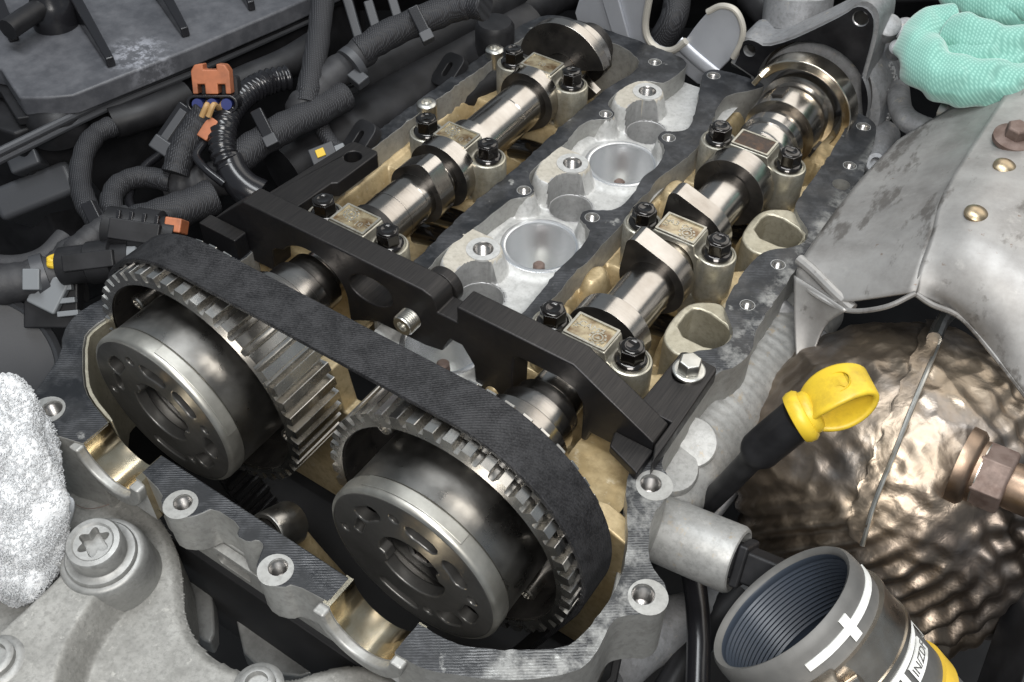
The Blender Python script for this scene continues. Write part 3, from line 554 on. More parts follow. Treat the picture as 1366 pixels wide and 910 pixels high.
mk = ((('01 A', 'A1', 1), ('01 E', 'A2', 1), None), (('CAM7', 'W', 0), ('A3 C6', 'E1A', 0), None))
for i, (e, k, lb) in enumerate(capl):
    c = proto if i == 0 else copy_tree(proto, None, (CX[e], 82 * k, 0))
    c['label'] = lb; caps.append(c)
for i, (e, k, lb) in enumerate(capl):
    x, y = CX[e], 82 * k; c = caps[i]
    if mk[e][k]: marks(c, x, y, mk[e][k][0], mk[e][k][1], mk[e][k][2])
    else: text('casting_mark', '03', 4.6, basis((x, y, 16.0), (-1, 0, 0), (0, -1, 0)), 'cap_metal', c, .25)
MB().prism(rrect(131.3 - 9, 131.3 + 9, 164 - 5.9, 164 + 5.9, .6), 16.0, 16.45).build('oil_pool', 'oil', caps[5], bev=.2)
for x0 in CX:
    for yc in (0, 82, 164):
        MB().box(x0 - 27, x0 + 27, yc - 7.4, yc + 7.4, -50, -14.3).build('bearing_tower', 'cap_metal', head, bev=1.2)
# rocker followers under the lobes
n = 0
for e, x0 in enumerate(CX):
    for yc in ((20, 51, 70, 94, 143) if e == 0 else (17, 61, 102, 144)):
        s_ = 1 if e == 0 else 1
        t = thing('rocker_arm', 'dark oily rocker follower under a lobe of the camshaft nearer the ' + ('wiring looms', 'heat shield')[e], 'rocker arm', (x0, yc, -40), 'rocker followers under the lobes nearer the ' + ('looms', 'shield')[e])
        MB().sweep([(x0 - 6, yc, -31), (x0 + 6, yc, -28), (x0 + 17, yc, -27), (x0 + 22, yc, -29)], lambda q: 6.5 - 1.5 * q, 12, flat=.8).build('follower', 'bolt_oiled', t)
        MB().lathe([(4.6, -14), (4.6, 0), (3.6, 1.4), (.01, 1.6)], (x0 + 22 * s_, yc, -20), (.12, 0, 1), 20).build('lash_adjuster', 'bolt_oiled', t)
# ------------------------------------------------------------------ camshaft phasers with their toothed sprockets
NT_, RT, RR = 44, 56.6, 52.6
def kidney(r0, r1, a0, a1, n=8):
    rm = (r0 + r1) / 2; rr = (r1 - r0) / 2; out = []
    for a in np.linspace(a0, a1, n): out.append((r1 * math.cos(a), r1 * math.sin(a)))
    for q in np.linspace(0, PI, 6)[1:-1]: out.append((rm * math.cos(a1) + rr * math.cos(a1 + q), rm * math.sin(a1) + rr * math.sin(a1 + q)))
    for a in np.linspace(a1, a0, n): out.append((r0 * math.cos(a), r0 * math.sin(a)))
    for q in np.linspace(PI, 2 * PI, 6)[1:-1]: out.append((rm * math.cos(a0) + rr * math.cos(a0 + q), rm * math.sin(a0) + rr * math.sin(a0 + q)))
    return out
def phaser(cx, rot, label):
    t = thing('cam_phaser', label, 'cam phaser', (cx, -104, 0), 'camshaft phasers')
    P = []
    for k in range(NT_):
        a = 2 * PI * (k + .5) / NT_ + rot; p = 2 * PI / NT_
        for f, r in ((-.27, RT - .2), (-.24, RT), (.24, RT), (.27, RT - .2), (.33, RR + .9), (.38, RR + .15), (.5, RR), (.62, RR + .15), (.67, RR + .9)): P.append((cx + r * math.cos(a + f * p), r * math.sin(a + f * p)))
    MB().prism(P, -107.2, -80, 'y', holes=[circ(cx, 0, 50.4, 72)]).build('sprocket', 'sprocket_steel', t, ang=22)
    MB().lathe([(50.45, 84), (50.3, 106.2), (49.9, 106.2), (49.8, 84)], (cx, 0, 0), (0, -1, 0), 72, cap=False).build('sprocket_shade_ring', 'steel_dark', t, ang=30)  # dark ring added to paint shade on the sprocket's inner wall
    w_ = MB().prism(circ(cx, 0, 50, 64), -90, -84, 'y', holes=[circ(cx, 0, 16, 32)]).build('sprocket_web', 'steel_dark', t, bev=.5)  # web coloured dark for the shade in the recess
    for k in range(6):
        a = rot + .5 + k * PI / 3
        MB().lathe([(3.6, 0), (3.6, 9), (3.0, 9.6), (2.0, 9.6), (1.7, 8), (.01, 8)], (cx + 44 * math.cos(a), -90, 44 * math.sin(a)), (0, -1, 0), 18).build('web_bolt', 'sprocket_steel', w_)
    MB().lathe([(30, 88), (37.6, 88.2), (38.3, 89), (38.3, 119.6), (37.6, 120.0)], (cx, 0, 0), (0, -1, 0), 96, cap=False).build('housing', 'phaser_steel', t, ang=30)
    MB().lathe([(37.8, 119.9), (38.6, 120.3), (38.8, 121), (38.8, 126.2), (38.5, 127.2), (37.8, 127.8), (37.0, 128.0)], (cx, 0, 0), (0, -1, 0), 96, cap=False).build('rim', 'phaser_rim', t, ang=40)
    P = [(cx + r * math.cos(a), r * math.sin(a)) for a in np.linspace(rot + .1, rot + 1.3, 14) for r in (39.3,)] + [(cx + 38.3 * math.cos(a), 38.3 * math.sin(a)) for a in np.linspace(rot + 1.3, rot + .1, 14)]
    MB().prism(P, -125.6, -120.6, 'y').build('rim_tab', 'phaser_rim', t, bev=.3)
    hs = []
    ro_ = 0 if cx > 50 else math.radians(9)
    for r0, r1, a0, a1 in ((23.5, 30.5, 126, 142), (21.5, 28, 66, 84), (21.5, 28.5, 26, 42), (24, 31, -26, -12), (23.5, 30.5, -58, -45), (25.5, 30.5, -122, -92), (23, 27, 156, 170)):
        hs.append([(cx + x, z) for x, z in kidney(r0, r1, math.radians(a0) + ro_, math.radians(a1) + ro_)])
    for rr_, a in ((27.4, 102), (28, 6), (26.5, -76), (31.4, 180)): a = math.radians(a) + ro_; hs.append(circ(cx + rr_ * math.cos(a), rr_ * math.sin(a), 2.1, 14))
    bore = []
    for k in range(60):
        a = 2 * PI * k / 60; r = 15.2 if (k + 7) % 30 > 3 else 12.6
        bore.append((cx + r * math.cos(a + rot), r * math.sin(a + rot)))
    hs.append(bore)
    MB().prism(circ(cx, 0, 37.2, 72), -128.1, -122.6, 'y', holes=hs).build('front_plate', 'phaser_plate', t, bev=.8, seg=3)
    # rotor behind the openings, coloured black as shade in the pockets
    MB().lathe([(37, 110), (37, 111), (19, 111), (14, 110), (13, 108), (13, 104), (.01, 104)], (cx, 0, 0), (0, -1, 0), 64, cap=False).build('rotor', 'rubber_pocket_black', t, ang=30)
    b = MB().lathe([(11.4, 104), (11.4, 110), (10.2, 111), (9.4, 111)], (cx, 0, 0), (0, -1, 0), 40).build('centre_bolt', 'steel_dark', t, ang=30)
    MB().lathe([(8.6, 110.5), (8.6, 120), (7.8, 121), (5.4, 121), (4.4, 119), (4.4, 112), (.01, 112)], (cx, 0, 0), (0, -1, 0), 6).build('bolt_head', 'bolt_oiled', b, ang=30)
    return t
step = 2 * PI / NT_
phaser(0.0, .12, 'camshaft phaser with bare sprocket teeth shining beside the belt, next to the wiring looms')
phaser(131.3, .12 - .4 * step + .8, 'camshaft phaser wrapped by the belt beside the grey hose fitting')

# ------------------------------------------------------------------ timing belt
def loop(r, rc): return hull2(circ(0, 0, r, 120) + circ(131.3, 0, r, 120) + circ(78, -215, rc, 60))
belt = thing('timing_belt', 'black rubber timing belt with woven back running over both sprockets', 'timing belt', (65, -92, -240))
ou, inn = loop(59.6, 33.2), loop(57.4, 30.6)
MB().prism(ou, -101.6, -82.6, 'y', holes=[inn]).build('belt_band', 'belt_back', belt, bev=.5)
tm = None
def tooth(x, z, a):
    global tm
    if tm is None:
        m_ = MB(); m_.prism([(2.6, .4), (2.0, -2.2), (1.1, -3.2), (-1.1, -3.2), (-2.0, -2.2), (-2.6, .4)], -101.3, -82.9, 'y'); tm = m_.mesh('tooth', 'rubber_pocket_black')
    o = bpy.data.objects.new('tooth', tm); col.objects.link(o); o.parent = belt
    o.location = Vector((x, 0, z)) * S - belt.location; o.rotation_euler = (0, -(a - PI / 2), 0)
for cx, r0, lo, hi in ((0.0, .12, 90, 215), (131.3, .12 - .4 * step + .8, -35, 90)):
    for k in range(NT_):
        a = (2 * PI * k / NT_ + r0 + PI) % (2 * PI) - PI; d = math.degrees(a)
        if lo <= d <= hi or lo <= d + 360 <= hi: tooth(cx + 57.4 * math.cos(a), 57.4 * math.sin(a), a)
A = np.array([57.6 * math.cos(math.radians(199)), 57.6 * math.sin(math.radians(199))]); B = np.array([78 - 29.5, -227.])
for k in range(1, 24):
    p = A + (B - A) * k * 8 / np.linalg.norm(B - A)
    if np.linalg.norm(p - A) < np.linalg.norm(B - A): n_ = np.array([(B - A)[1], -(B - A)[0]]); tooth(p[0], p[1], math.atan2(n_[1], n_[0]) if n_[0] < 0 else math.atan2(-n_[1], -n_[0]))
t = thing('crank_sprocket', 'dark crank sprocket deep below the two phasers', 'sprocket', (78, -92, -215))
MB().lathe([(12, 80), (30, 80), (30.4, 81), (30.4, 104), (30, 105), (12, 105)], (78, 0, -215), (0, -1, 0), 40).build('sprocket_body', 'steel_dark', t)

# ------------------------------------------------------------------ camshaft locking tool
tool = thing('locking_tool', 'black steel camshaft locking bar bolted across the head', 'locking tool', (65, -27, 0))
YF, YB = -33.0, -20.5
o = [(-64, -6), (-64, 8), (-38, 31.5), (66, 31.5), (70.5, 30.3), (73, 27.5), (73.4, 22), (84, 22), (84, 31.5), (141.5, 31.5), (180.5, 9), (180.5, -5), (152, -5), (150, -12), (147.5, -12), (147.5, 2), (146.5, 12), (143, 17), (134, 19.5), (116, 19.5), (113, 17), (112.6, 4), (112.2, -14), (97, -20), (93, -16), (92, 0), (86, 9), (80, 9), (75, -1.5), (66, -3.5), (38, -4.5), (27, -10), (20.5, -14)]
o += [(20.5 * math.cos(a), 20.5 * math.sin(a)) for a in np.linspace(-.1, PI * .80, 18)] + [(-22, 10), (-24, 8), (-26, -6)]
def oval(cx, cz, rx, rz, rot, n=28):
    c, s_ = math.cos(rot), math.sin(rot); return [(cx + rx * math.cos(q) * c - rz * math.sin(q) * s_, cz + rx * math.cos(q) * s_ + rz * math.sin(q) * c) for q in np.linspace(0, 2 * PI, n, endpoint=False)]
MB().prism(o, YF, YB, 'y', holes=[oval(36, 14.5, 12.5, 8, .15)], mi=0, mside=1).build('bar', ['tool_black', 'tool_edge'], tool, bev=.9)
mb = MB(); pr = [(4.6, 0)]
for k in range(6): pr += [(5.4, .5 + k * 1.1), (4.8, 1.05 + k * 1.1)]
mb.lathe(pr + [(4.6, 7.2), (2.6, 7.2), (2.4, 5), (.01, 5)], (59, YF, 11), (0, -1, 0), 30); mb.build('set_screw', 'zinc', tool, ang=25)
MB().lathe([(9, 0), (9, 5), (8, 6), (.01, 6)], (66, YB, 22), (0, 1, 0), 30).build('pivot_boss', 'tool_edge', tool, bev=.5)
# side plate with slotted bolt on the exhaust side
pl = [(166, 18), (168, 19.5), (182.5, 18.5), (183.6, 16.5), (184.5, -30), (184.5, -42), (180.8, -33), (180.8, -19), (165, -19)]
MB().prism(pl, .4, 8.4, holes=[oval(173, 9, 5.4, 7, 0, 20)], mi=1, mside=0).build('side_plate', ['tool_black', 'tool_edge'], tool, bev=.7)
MB().prism([(163, -33.2), (181, -33.2), (181, -47), (165, -41)], .2, 5, mi=1, mside=0).build('foot', ['tool_black', 'tool_edge'], tool, bev=.8)
fbt = MB().lathe([(7.0, 8.45), (7.1, 9.8), (6.6, 10.2), (5.8, 10.2)], (174, 9.5, 0), (0, 0, 1), 32).build('plate_bolt', 'zinc', tool, ang=40)
MB().lathe([(5.2, 10.1), (5.2, 15), (4.6, 15.8), (.01, 15.9)], (174, 9.5, 0), (0, 0, 1), 6).build('bolt_head', 'zinc', fbt, bev=.4)
# the like plate on the intake side
MB().prism([(-56, -20), (-36, -20), (-33, 20), (-30.5, 22), (-29.5, 52), (-31, 54), (-46, 54), (-48, 51)], 1, 10, holes=[circ(-38.5, 43, 4.6, 20)], mi=1, mside=0).build('side_plate', ['tool_black', 'tool_edge'], tool, bev=.8)
MB().prism([(-64, -33.2), (-40, -33.2), (-40, -41), (-64, -41)], -2, 12, mi=1, mside=0).build('foot', ['tool_black', 'tool_edge'], tool, bev=.8)
# ================================================================== exhaust side
RI, DN, FW = Vector(ROT[0]), Vector(ROT[1]), Vector(ROT[2])
def patch(net, n=8):
    A = np.array([atz(r) for r in net]); rows = [np.array(spline(r, n)) for r in A]; A = np.stack(rows)
    return np.stack([np.array(spline(A[:, j], n)) for j in range(A.shape[1])], 1)
def sheet(net, n, thick, name, mat, parent, noise=0, seed=1, flip=False):
    A = patch(net, n)
    if noise: A[..., 2] += noise * fnoise(A[..., 0], A[..., 1], seed, .06)
    o = MB().grid(A, flip=flip).build(name, mat, parent, ang=70)
    s_ = o.modifiers.new('thick', 'SOLIDIFY'); s_.thickness = thick * S; s_.offset = 0; return o
sh = thing('heat_shield', 'stained sheet-metal heat shield with rivets, bent over the wrinkled converter', 'heat shield', at(1222, 385, z=-10))
sheet([[(1198, 188, 18), (1280, 138, 32), (1372, 84, 46)], [(1150, 238, 15), (1240, 205, 30), (1320, 165, 45)], [(1105, 295, 12), (1190, 277, 27), (1262, 262, 44)],
       [(1068, 350, 9), (1150, 347, 22), (1243, 322, 42)], [(1062, 372, 3), (1105, 402, 7), (1222, 390, 31)]], 10, 1.2, 'side_panel', 'shield', sh, .6, 4)
sheet([[(1060, 368, 6), (1092, 388, 8), (1130, 414, 10)], [(1060, 430, -10), (1080, 432, -8), (1100, 437, -6)], [(1063, 490, -25), (1074, 488, -24), (1083, 488, -22)], [(1071, 558, -40), (1077, 556, -40), (1085, 548, -38)]], 8, 1.4, 'front_leg', 'shield', sh, .3, 5)
sheet([[(1368, 88, 48.5), (1420, 100, 52), (1480, 120, 52)], [(1318, 160, 47.5), (1372, 188, 53), (1440, 215, 53)], [(1260, 255, 46.5), (1315, 282, 52.5), (1420, 310, 53)],
       [(1243, 312, 44), (1300, 338, 48), (1400, 375, 48)], [(1226, 360, 36), (1285, 398, 34), (1395, 465, 34)], [(1222, 392, 29), (1284, 424, 24), (1380, 545, 20)]], 10, 1.2, 'top_panel', 'shield', sh, .6, 7)
MB().sweep(atz([(1066, 346, 11), (1085, 362, 11), (1115, 392, 10), (1138, 412, 9)]), 2.6, 10).build('pressed_bead', 'shield', sh)
MB().sweep(atz([(1222, 392, 29), (1243, 406, 27), (1284, 425, 24), (1330, 478, 22), (1382, 545, 20)]), 1.3, 8).build('rolled_edge', 'shield', sh)
MB().sweep(atz([(1062, 374, 3), (1090, 395, 6), (1130, 414, 9), (1180, 410, 22), (1222, 391, 31)]), 1.2, 8).build('rolled_edge', 'shield', sh)
for px, py, z in ((1302, 285, 52.6), (1340, 222, 53)):
    MB().lathe([(5.0, -.5), (4.9, .6), (3.6, 1.7), (1.6, 2.3), (.01, 2.4)], at(px, py, z=z), (.05, -.12, 1), 24).build('rivet', 'rivet_bronze', sh)
for px, py, z, r in ((1253, 212, 32, 4.2), (1305, 130, 36, 4)):
    MB().lathe([(r, -.5), (r, .5), (r - 1.5, .9), (.01, .9)], at(px, py, z=z), (-.35, -.1, 1), 20).build('rivet', 'bolt_rust', sh)
bp = at(1352, 186, z=53)
b = MB().lathe([(9.5, -.5), (9.5, 1.6), (7, 2.6), (5.5, 2.8)], bp, (.03, -.1, 1), 32).build('shield_bolt', 'bolt_rust', sh)
MB().lathe([(5.4, 2.5), (5.4, 7.4), (4.6, 8.2), (.01, 8.2)], bp, (.03, -.1, 1), 6).build('bolt_head', 'bolt_rust', b, bev=.4)

# foil-wrapped catalytic converter
CC = Vector(at(1198, 642, z=-62)); CR = 76.0
def on_cat(px, py, dr=0):
    d = (RI * ((px - 683) / FPX) + DN * ((py - 455) / FPX) + FW).normalized(); o = Vector(CAM) - CC; b_ = o.dot(d); q = b_ * b_ - (o.length_squared - (CR + dr) ** 2)
    p = Vector(CAM) + d * (-b_ - math.sqrt(max(q, 0))); return p
cat = thing('catalytic_converter', 'heat-tinted converter wrapped in crumpled bronze foil under the heat shield', 'catalytic converter', tuple(CC - Vector((0, 0, 76))))
nu, nv = 300, 200
th, ph = np.meshgrid(np.linspace(0, 2 * PI, nu), np.linspace(.0004, PI - .0004, nv), indexing='ij')
D = np.stack([np.sin(ph) * np.cos(th), np.sin(ph) * np.sin(th), np.cos(ph)], -1)
r3 = np.random.default_rng(21)
def n3(f, k, ridge=False):
    out = np.zeros(D.shape[:2])
    for _ in range(k):
        v = r3.normal(size=3); v /= np.linalg.norm(v); s_ = np.sin(D @ v * f * r3.uniform(.7, 1.4) + r3.uniform(0, 6.3)); out += (1 - 2 * np.abs(s_)) if ridge else s_
    return out / k ** .5
wr = np.array(RI * -.55 + DN * .75)          # folds run along this way near the hose
lowm = sstep(D @ np.array((DN * .8 - RI * .45).normalized()), .15, .75)
warp = n3(5, 4); fold = np.sin((D @ np.array((RI * .35 + DN * .94).normalized())) * 46 + warp * 1.6 + (D @ np.array(RI)) * 9)
disp = 1.3 * n3(4, 5) + .6 * n3(12, 8) + .55 * n3(20, 10, True) + 2.1 * lowm * np.sign(fold) * np.abs(fold) ** .7
side = D @ np.array((RI * .93 + DN * .37).normalized()); cells = np.sin(D @ np.array(RI + DN * .3) * 30 + warp * .9) * np.sin(D @ np.array(DN - RI * .35) * 28 + warp * .7)
disp += (.5 + 1.7 * sstep(side, -.05, .2)) * (.75 + .4 * n3(9, 5)) * cells
A = np.array(CC) + D * (CR + disp)[..., None]
MB().grid(A).build('foil_wrap', 'foil', cat, ang=80)
sp = [on_cat(a, b_, 1.5) for a, b_ in ((1264, 425), (1243, 480), (1216, 545), (1190, 612), (1166, 672), (1150, 728))]
seam = MB().sweep([tuple(p) for p in sp], 1.1, 8).build('seam', 'zinc', cat)
mb = MB(); Pp = [np.array(p) for p in spline([tuple(p) for p in sp], 8)]
ro = []
for i, p in enumerate(Pp):
    q = Vector(p) - CC; side_ = (-RI * .88 - DN * .45); wv_ = 1 + .12 * math.sin(i * 1.7)
    ro.append([tuple(CC + (q + side_ * (w_ * wv_)).normalized() * (CR + 1.9 - .06 * w_ + .55 * math.sin(i * 1.1 + w_ * 1.3))) for w_ in (0, 2.5, 5, 7.5, 9)])
mb.grid(np.array(ro)); mb.build('seam_flange', 'foil', cat, ang=80)
mb = MB(); e0 = on_cat(1270, 415, 3); mb.sweep([tuple(e0), tuple(on_cat(1256, 430, 4)), tuple(on_cat(1246, 452, 3))], 3.2, 10); mb.build('seam_end', 'seam_steel', cat)

os_ = thing('oxygen_sensor', 'brown hexagonal oxygen sensor screwed into the foil-wrapped converter', 'oxygen sensor', tuple(on_cat(1285, 625)))
so = on_cat(1287, 622, -3); sa = (RI * .80 + DN * .36 - FW * .48).normalized()
MB().lathe([(16.5, -2), (16, 2.5), (14.5, 4), (13, 4.5), (13, 6)], so, sa, 40).build('boss_ring', 'sensor_bronze', os_, ang=40)
MB().lathe([(13.4, 5), (13.4, 16), (12.4, 17.2), (9, 17.4)], so, sa, 6).build('hex', 'bolt_rust', os_, bev=.7)
MB().lathe([(9.2, 16), (9.6, 19), (9.6, 60), (8, 62)], so, sa, 32).build('sensor_body', 'sensor_bronze', os_, ang=40)
MB().lathe([(11.6, 4.4), (12.6, 5.2), (12.4, 6.4)], so, sa, 40).build('washer', 'zinc', os_)

# dipstick
ds = thing('dipstick', 'yellow dipstick handle in a black guide tube', 'dipstick', at(925, 690, z=-30))
tp = atz([(850, 762, -125), (925, 690, -62), (975, 641, -20), (1003, 612, 1), (1020, 595, 11), (1068, 556, 31)])
MB().sweep(tp, lambda q: 5.0 + 3.2 * float(sstep(np.array(q), .56, .76)), 24, sub=8).build('guide_tube', 'plastic_black', ds, ang=60)
N0 = Vector(tp[-1]); ax = (Vector(at(1084, 556, z=31)) - Vector(at(1022, 588, z=18))).normalized(); ax = (RI * .78 - DN * .45 - FW * .28).normalized()
MB().lathe([(7, -3), (9.6, -2.4), (10.4, -.6), (10.4, 1.6), (9.4, 3), (8.6, 3.2), (8.6, 5), (7.4, 6.5), (5, 7)], N0, ax, 40).build('collar', 'dip_yellow', ds, ang=40)
e2 = (FW * .62 + DN * .66 + RI * .12); e2 = (e2 - ax * e2.dot(ax)).normalized(); wd = ax.cross(e2).normalized()
pth = []; c0 = N0 + ax * 15.5
for q in np.linspace(-PI, PI, 40, endpoint=False):
    pth.append(c0 + ax * (12.5 * math.cos(q)) + e2 * ((7.4 if math.sin(q) < 0 else 7.0) * math.sin(q)))
mb = MB(); vs = []; cs = [(a_ * 9.0 * math.cos(b_) ** 0, 0) for a_, b_ in ((1, 0),)]
prof = [(-9.2, 0), (-8.8, .9), (-7.8, 1.3), (7.8, 1.3), (8.8, .9), (9.2, 0), (8.8, -.9), (7.8, -1.3), (-7.8, -1.3), (-8.8, -.9)]
for i in range(40):
    q = pth[(i + 1) % 40] - pth[i - 1]; q.normalize(); nn = q.cross(wd).normalized(); k_ = (pth[i] - c0).dot(ax) / 12.5
    wsc = 1.02 - .20 * k_ * k_ if k_ > 0 else 1.02 - .28 * k_ * k_
    vs += [pth[i] + wd * (a_ * wsc) + nn * b_ for a_, b_ in prof]
npf = len(prof); mb.add(vs, [[i * npf + j, i * npf + (j + 1) % npf, ((i + 1) % 40) * npf + (j + 1) % npf, ((i + 1) % 40) * npf + j] for i in range(40) for j in range(npf)])
hd = mb.build('handle', 'dip_yellow', ds, ang=50)
tpn = (-e2).normalized(); em = c0 + ax * 3.2 - e2 * 8.2
MB().lathe([(4.8, -.4), (4.8, .4), (4.4, .4), (4.4, -.4)], em, tpn, 32).build('emblem_ring', 'dip_yellow', hd)
Me = basis(em, -wd, ax); e_ = MB().prism([(-3.2, -.6), (-1.6, -1.6), (1.6, -1.6), (2.0, .2), (3.6, 1.2), (3.4, 1.6), (1.2, .6), (-1.6, .6)], -.3, .5); e_.move(Me).build('oil_can_emblem', 'dip_yellow', hd)

# grey hose fitting and the cast body behind it
fit = thing('pipe_stub', 'light grey cylindrical pipe stub with a dark plug beside the rim', 'pipe', at(872, 705, z=-50))
p0, p1 = Vector(at(868, 700, z=-36)), Vector(at(986, 749, z=-30)); fa = (p1 - p0).normalized()
L_ = (p1 - p0).length
MB().lathe([(13.5, -4), (14.2, 0), (14.4, 6), (14.4, L_ - 2), (13.6, L_ - .4), (12.4, L_), (11.6, L_ - 1), (11.4, L_ - 6), (.01, L_ - 6)], p0, fa, 48).build('tube', 'pipe_cast', fit, ang=40)
k_ = MB().obox(p1 + fa * 6, fa, DN, 12, 6.8, 6.2); k_.build('plug', 'plastic_black', fit, bev=1.4)
MB().obox(p1 + fa * 2, fa, DN, 2.2, 9, 8.4).build('plug_collar', 'plastic_black', fit, bev=1.2)
bod = thing('coolant_housing', 'ribbed grey cast housing running below the head beside the dipstick', 'housing', at(960, 540, z=-90))
q0, q1 = Vector(at(872, 668, z=-42)), Vector(at(1075, 405, z=-40)); ba = (q1 - q0); L_ = ba.length; prf = [(10, -6), (17, -2), (18, 3)]
for k in range(22):
    h = 20 + k * (L_ - 30) / 22; prf += [(20.5, h), (20.9, h + 1.4), (20.9, h + 2.6), (20.5, h + 4)]
MB().lathe(prf + [(20.5, L_), (14, L_ + 3)], q0, ba, 48).build('ribbed_tube', 'pipe_cast', bod, ang=50)
cp = Vector(at(922, 590, z=-20)); MB().lathe([(11.5, -8), (11.5, 0), (10.8, .8), (.01, 1)], cp, (CAM[0] - cp.x, CAM[1] - cp.y, CAM[2] - cp.z + 150), 32).build('cast_disc', 'pipe_cast', bod, ang=40)
MB().lathe([(13, -20), (13.5, -2), (12.5, 0), (7, .4)], at(893, 620, z=-22), (.2, -.1, 1), 28).build('cast_boss', 'pipe_cast', bod, ang=40)
MB().obox(at(985, 560, z=-62), (RI * .6 - DN * .75), RI, 60, 22, 8).build('web_plate', 'pump_cast', bod, bev=3)
MB().sweep(atz([(1045, 470, -40), (1010, 540, -50), (960, 620, -55)]), 16, 20).build('web_tube', 'pump_cast', bod)

# open intake hose
HC = Vector(at(1040, 808, z=6)); hd_ = (HC - Vector(CAM)).normalized(); hp_ = (-RI * .66 - DN * .75); hp_ = (hp_ - hd_ * hp_.dot(hd_)).normalized(); HA = (-hd_ * .42 + hp_ * .907).normalized()
hs_ = thing('intake_hose', 'open grey rubber hose with white paint marks and a yellow band', 'hose', tuple(HC - HA * 60))
prf = [(30.6, -92), (31.2, -60)]; prf = [(36, -150), (35.5, -120), (33.5, -90), (31.5, -70), (31.0, -46), (31.0, -4), (30.6, -1.2), (29.6, 0), (28.2, -.6), (27.6, -2)]
for k in range(14): prf += [(27.5, -4 - k * 1.7), (28.1, -4.85 - k * 1.7)]
prf += [(27.4, -30), (27.4, -80), (.01, -82)]
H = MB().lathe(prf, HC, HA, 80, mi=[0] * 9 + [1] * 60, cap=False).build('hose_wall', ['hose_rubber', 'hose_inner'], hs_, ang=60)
hu = (RI * .66 - DN * .75); hu = (hu - HA * hu.dot(HA)).normalized(); hv = HA.cross(hu)         # hu: towards upper right
def band(r, h0, h1, a0, a1, th=.5, n=24):
    m_ = MB(); A_ = np.array([[[*(HC + HA * h + (hu * math.cos(a) + hv * math.sin(a)) * rr)] for h, rr in ((h0, r - .6), (h0, r + th), (h1, r + th), (h1, r - .6))] for a in np.linspace(a0, a1, n)]); return m_.grid(A_)
def seen(px, py, h):
    """angle on the hose (radius 31) nearest to a pixel, at height h"""
    best = None
    for a in np.linspace(0, 2 * PI, 360):
        p = HC + HA * h + (hu * math.cos(a) + hv * math.sin(a)) * 31; v = p - Vector(CAM); c_ = (683 + FPX * v.dot(RI) / v.dot(FW), 455 + FPX * v.dot(DN) / v.dot(FW)); d = (c_[0] - px) ** 2 + (c_[1] - py) ** 2
        if (hu * math.cos(a) + hv * math.sin(a)).dot(v) > 0: d += 1e5
        if best is None or d < best[0]: best = (d, a)
    return best[1]
aa, ab, am = seen(1132, 765, -8), seen(1062, 868, -8), seen(1108, 818, -8)
band(31.0, -9.5, -6.6, aa, ab).build('paint_line', 'paint_white', hs_, ang=40)
band(31.1, -12.6, -3.6, am - .06, am + .06, n=5).build('paint_cross', 'paint_white', hs_, ang=40)
band(31.6, -28, -15, 0, 2 * PI, .9, 72).build('clamp_band', 'clamp_steel', hs_, ang=40)
for h in (-28, -15): band(31.6, h - .8, h + .8, 0, 2 * PI, 1.5, 72).build('clamp_rim', 'clamp_steel', hs_, ang=40)
ac = seen(1085, 895, -21)
cpos = HC + HA * -21 + (hu * math.cos(ac) + hv * math.sin(ac)) * 35
MB().obox(cpos, HA, -hu * math.sin(ac) + hv * math.cos(ac), 8.5, 7, 5).build('clamp_screw_box', 'clamp_steel', hs_, bev=1.5)
MB().cyl(cpos - (-hu * math.sin(ac) + hv * math.cos(ac)) * 16, cpos + (-hu * math.sin(ac) + hv * math.cos(ac)) * 12, 3.6).build('clamp_screw', 'clamp_steel', hs_)
a1, a2 = seen(1182, 800, -32), seen(1120, 905, -32)
band(31.1, -33, -31, a1, a2).build('paint_line', 'paint_white', hs_, ang=40)
band(31.1, -40, -34, a1 + (a2 - a1) * .22, a1 + (a2 - a1) * .56).build('label_patch', 'paint_white', hs_, ang=40)
band(31.1, -43, -34, a1 + (a2 - a1) * .72, a2).build('label_patch', 'paint_white', hs_, ang=40)
am = a1 + (a2 - a1) * .64; band(31.2, -55, -33, am - .04, am + .04, n=5).build('paint_line', 'paint_white', hs_, ang=40)
band(31.1, -40, -34, a1 - .10, a1 + .05, n=6).build('paint_line', 'paint_white', hs_, ang=40)
band(31.6, -56, -49, 0, 2 * PI, .9, 72).build('yellow_band', 'paint_yellow', hs_, ang=40)
def bent_text(body, size, ac_, hc, r, mat):
    o = text('lettering', body, size, Matrix.Identity(4), mat, hs_, .25); me = o.data
    for v in me.vertices:
        X_, Y_, Z_ = [c / S for c in v.co]; a = ac_ + X_ / r; p = HC + HA * (hc + Y_) + (hu * math.cos(a) + hv * math.sin(a)) * (r + Z_); v.co = p * S
    me.update()
bent_text('IN/ZDF', 4.8, a1 + (a2 - a1) * .39, -37, 31.55, 'hose_rubber'); bent_text('3036', 4.8, a1 + (a2 - a1) * .86, -38.5, 31.55, 'hose_rubber')

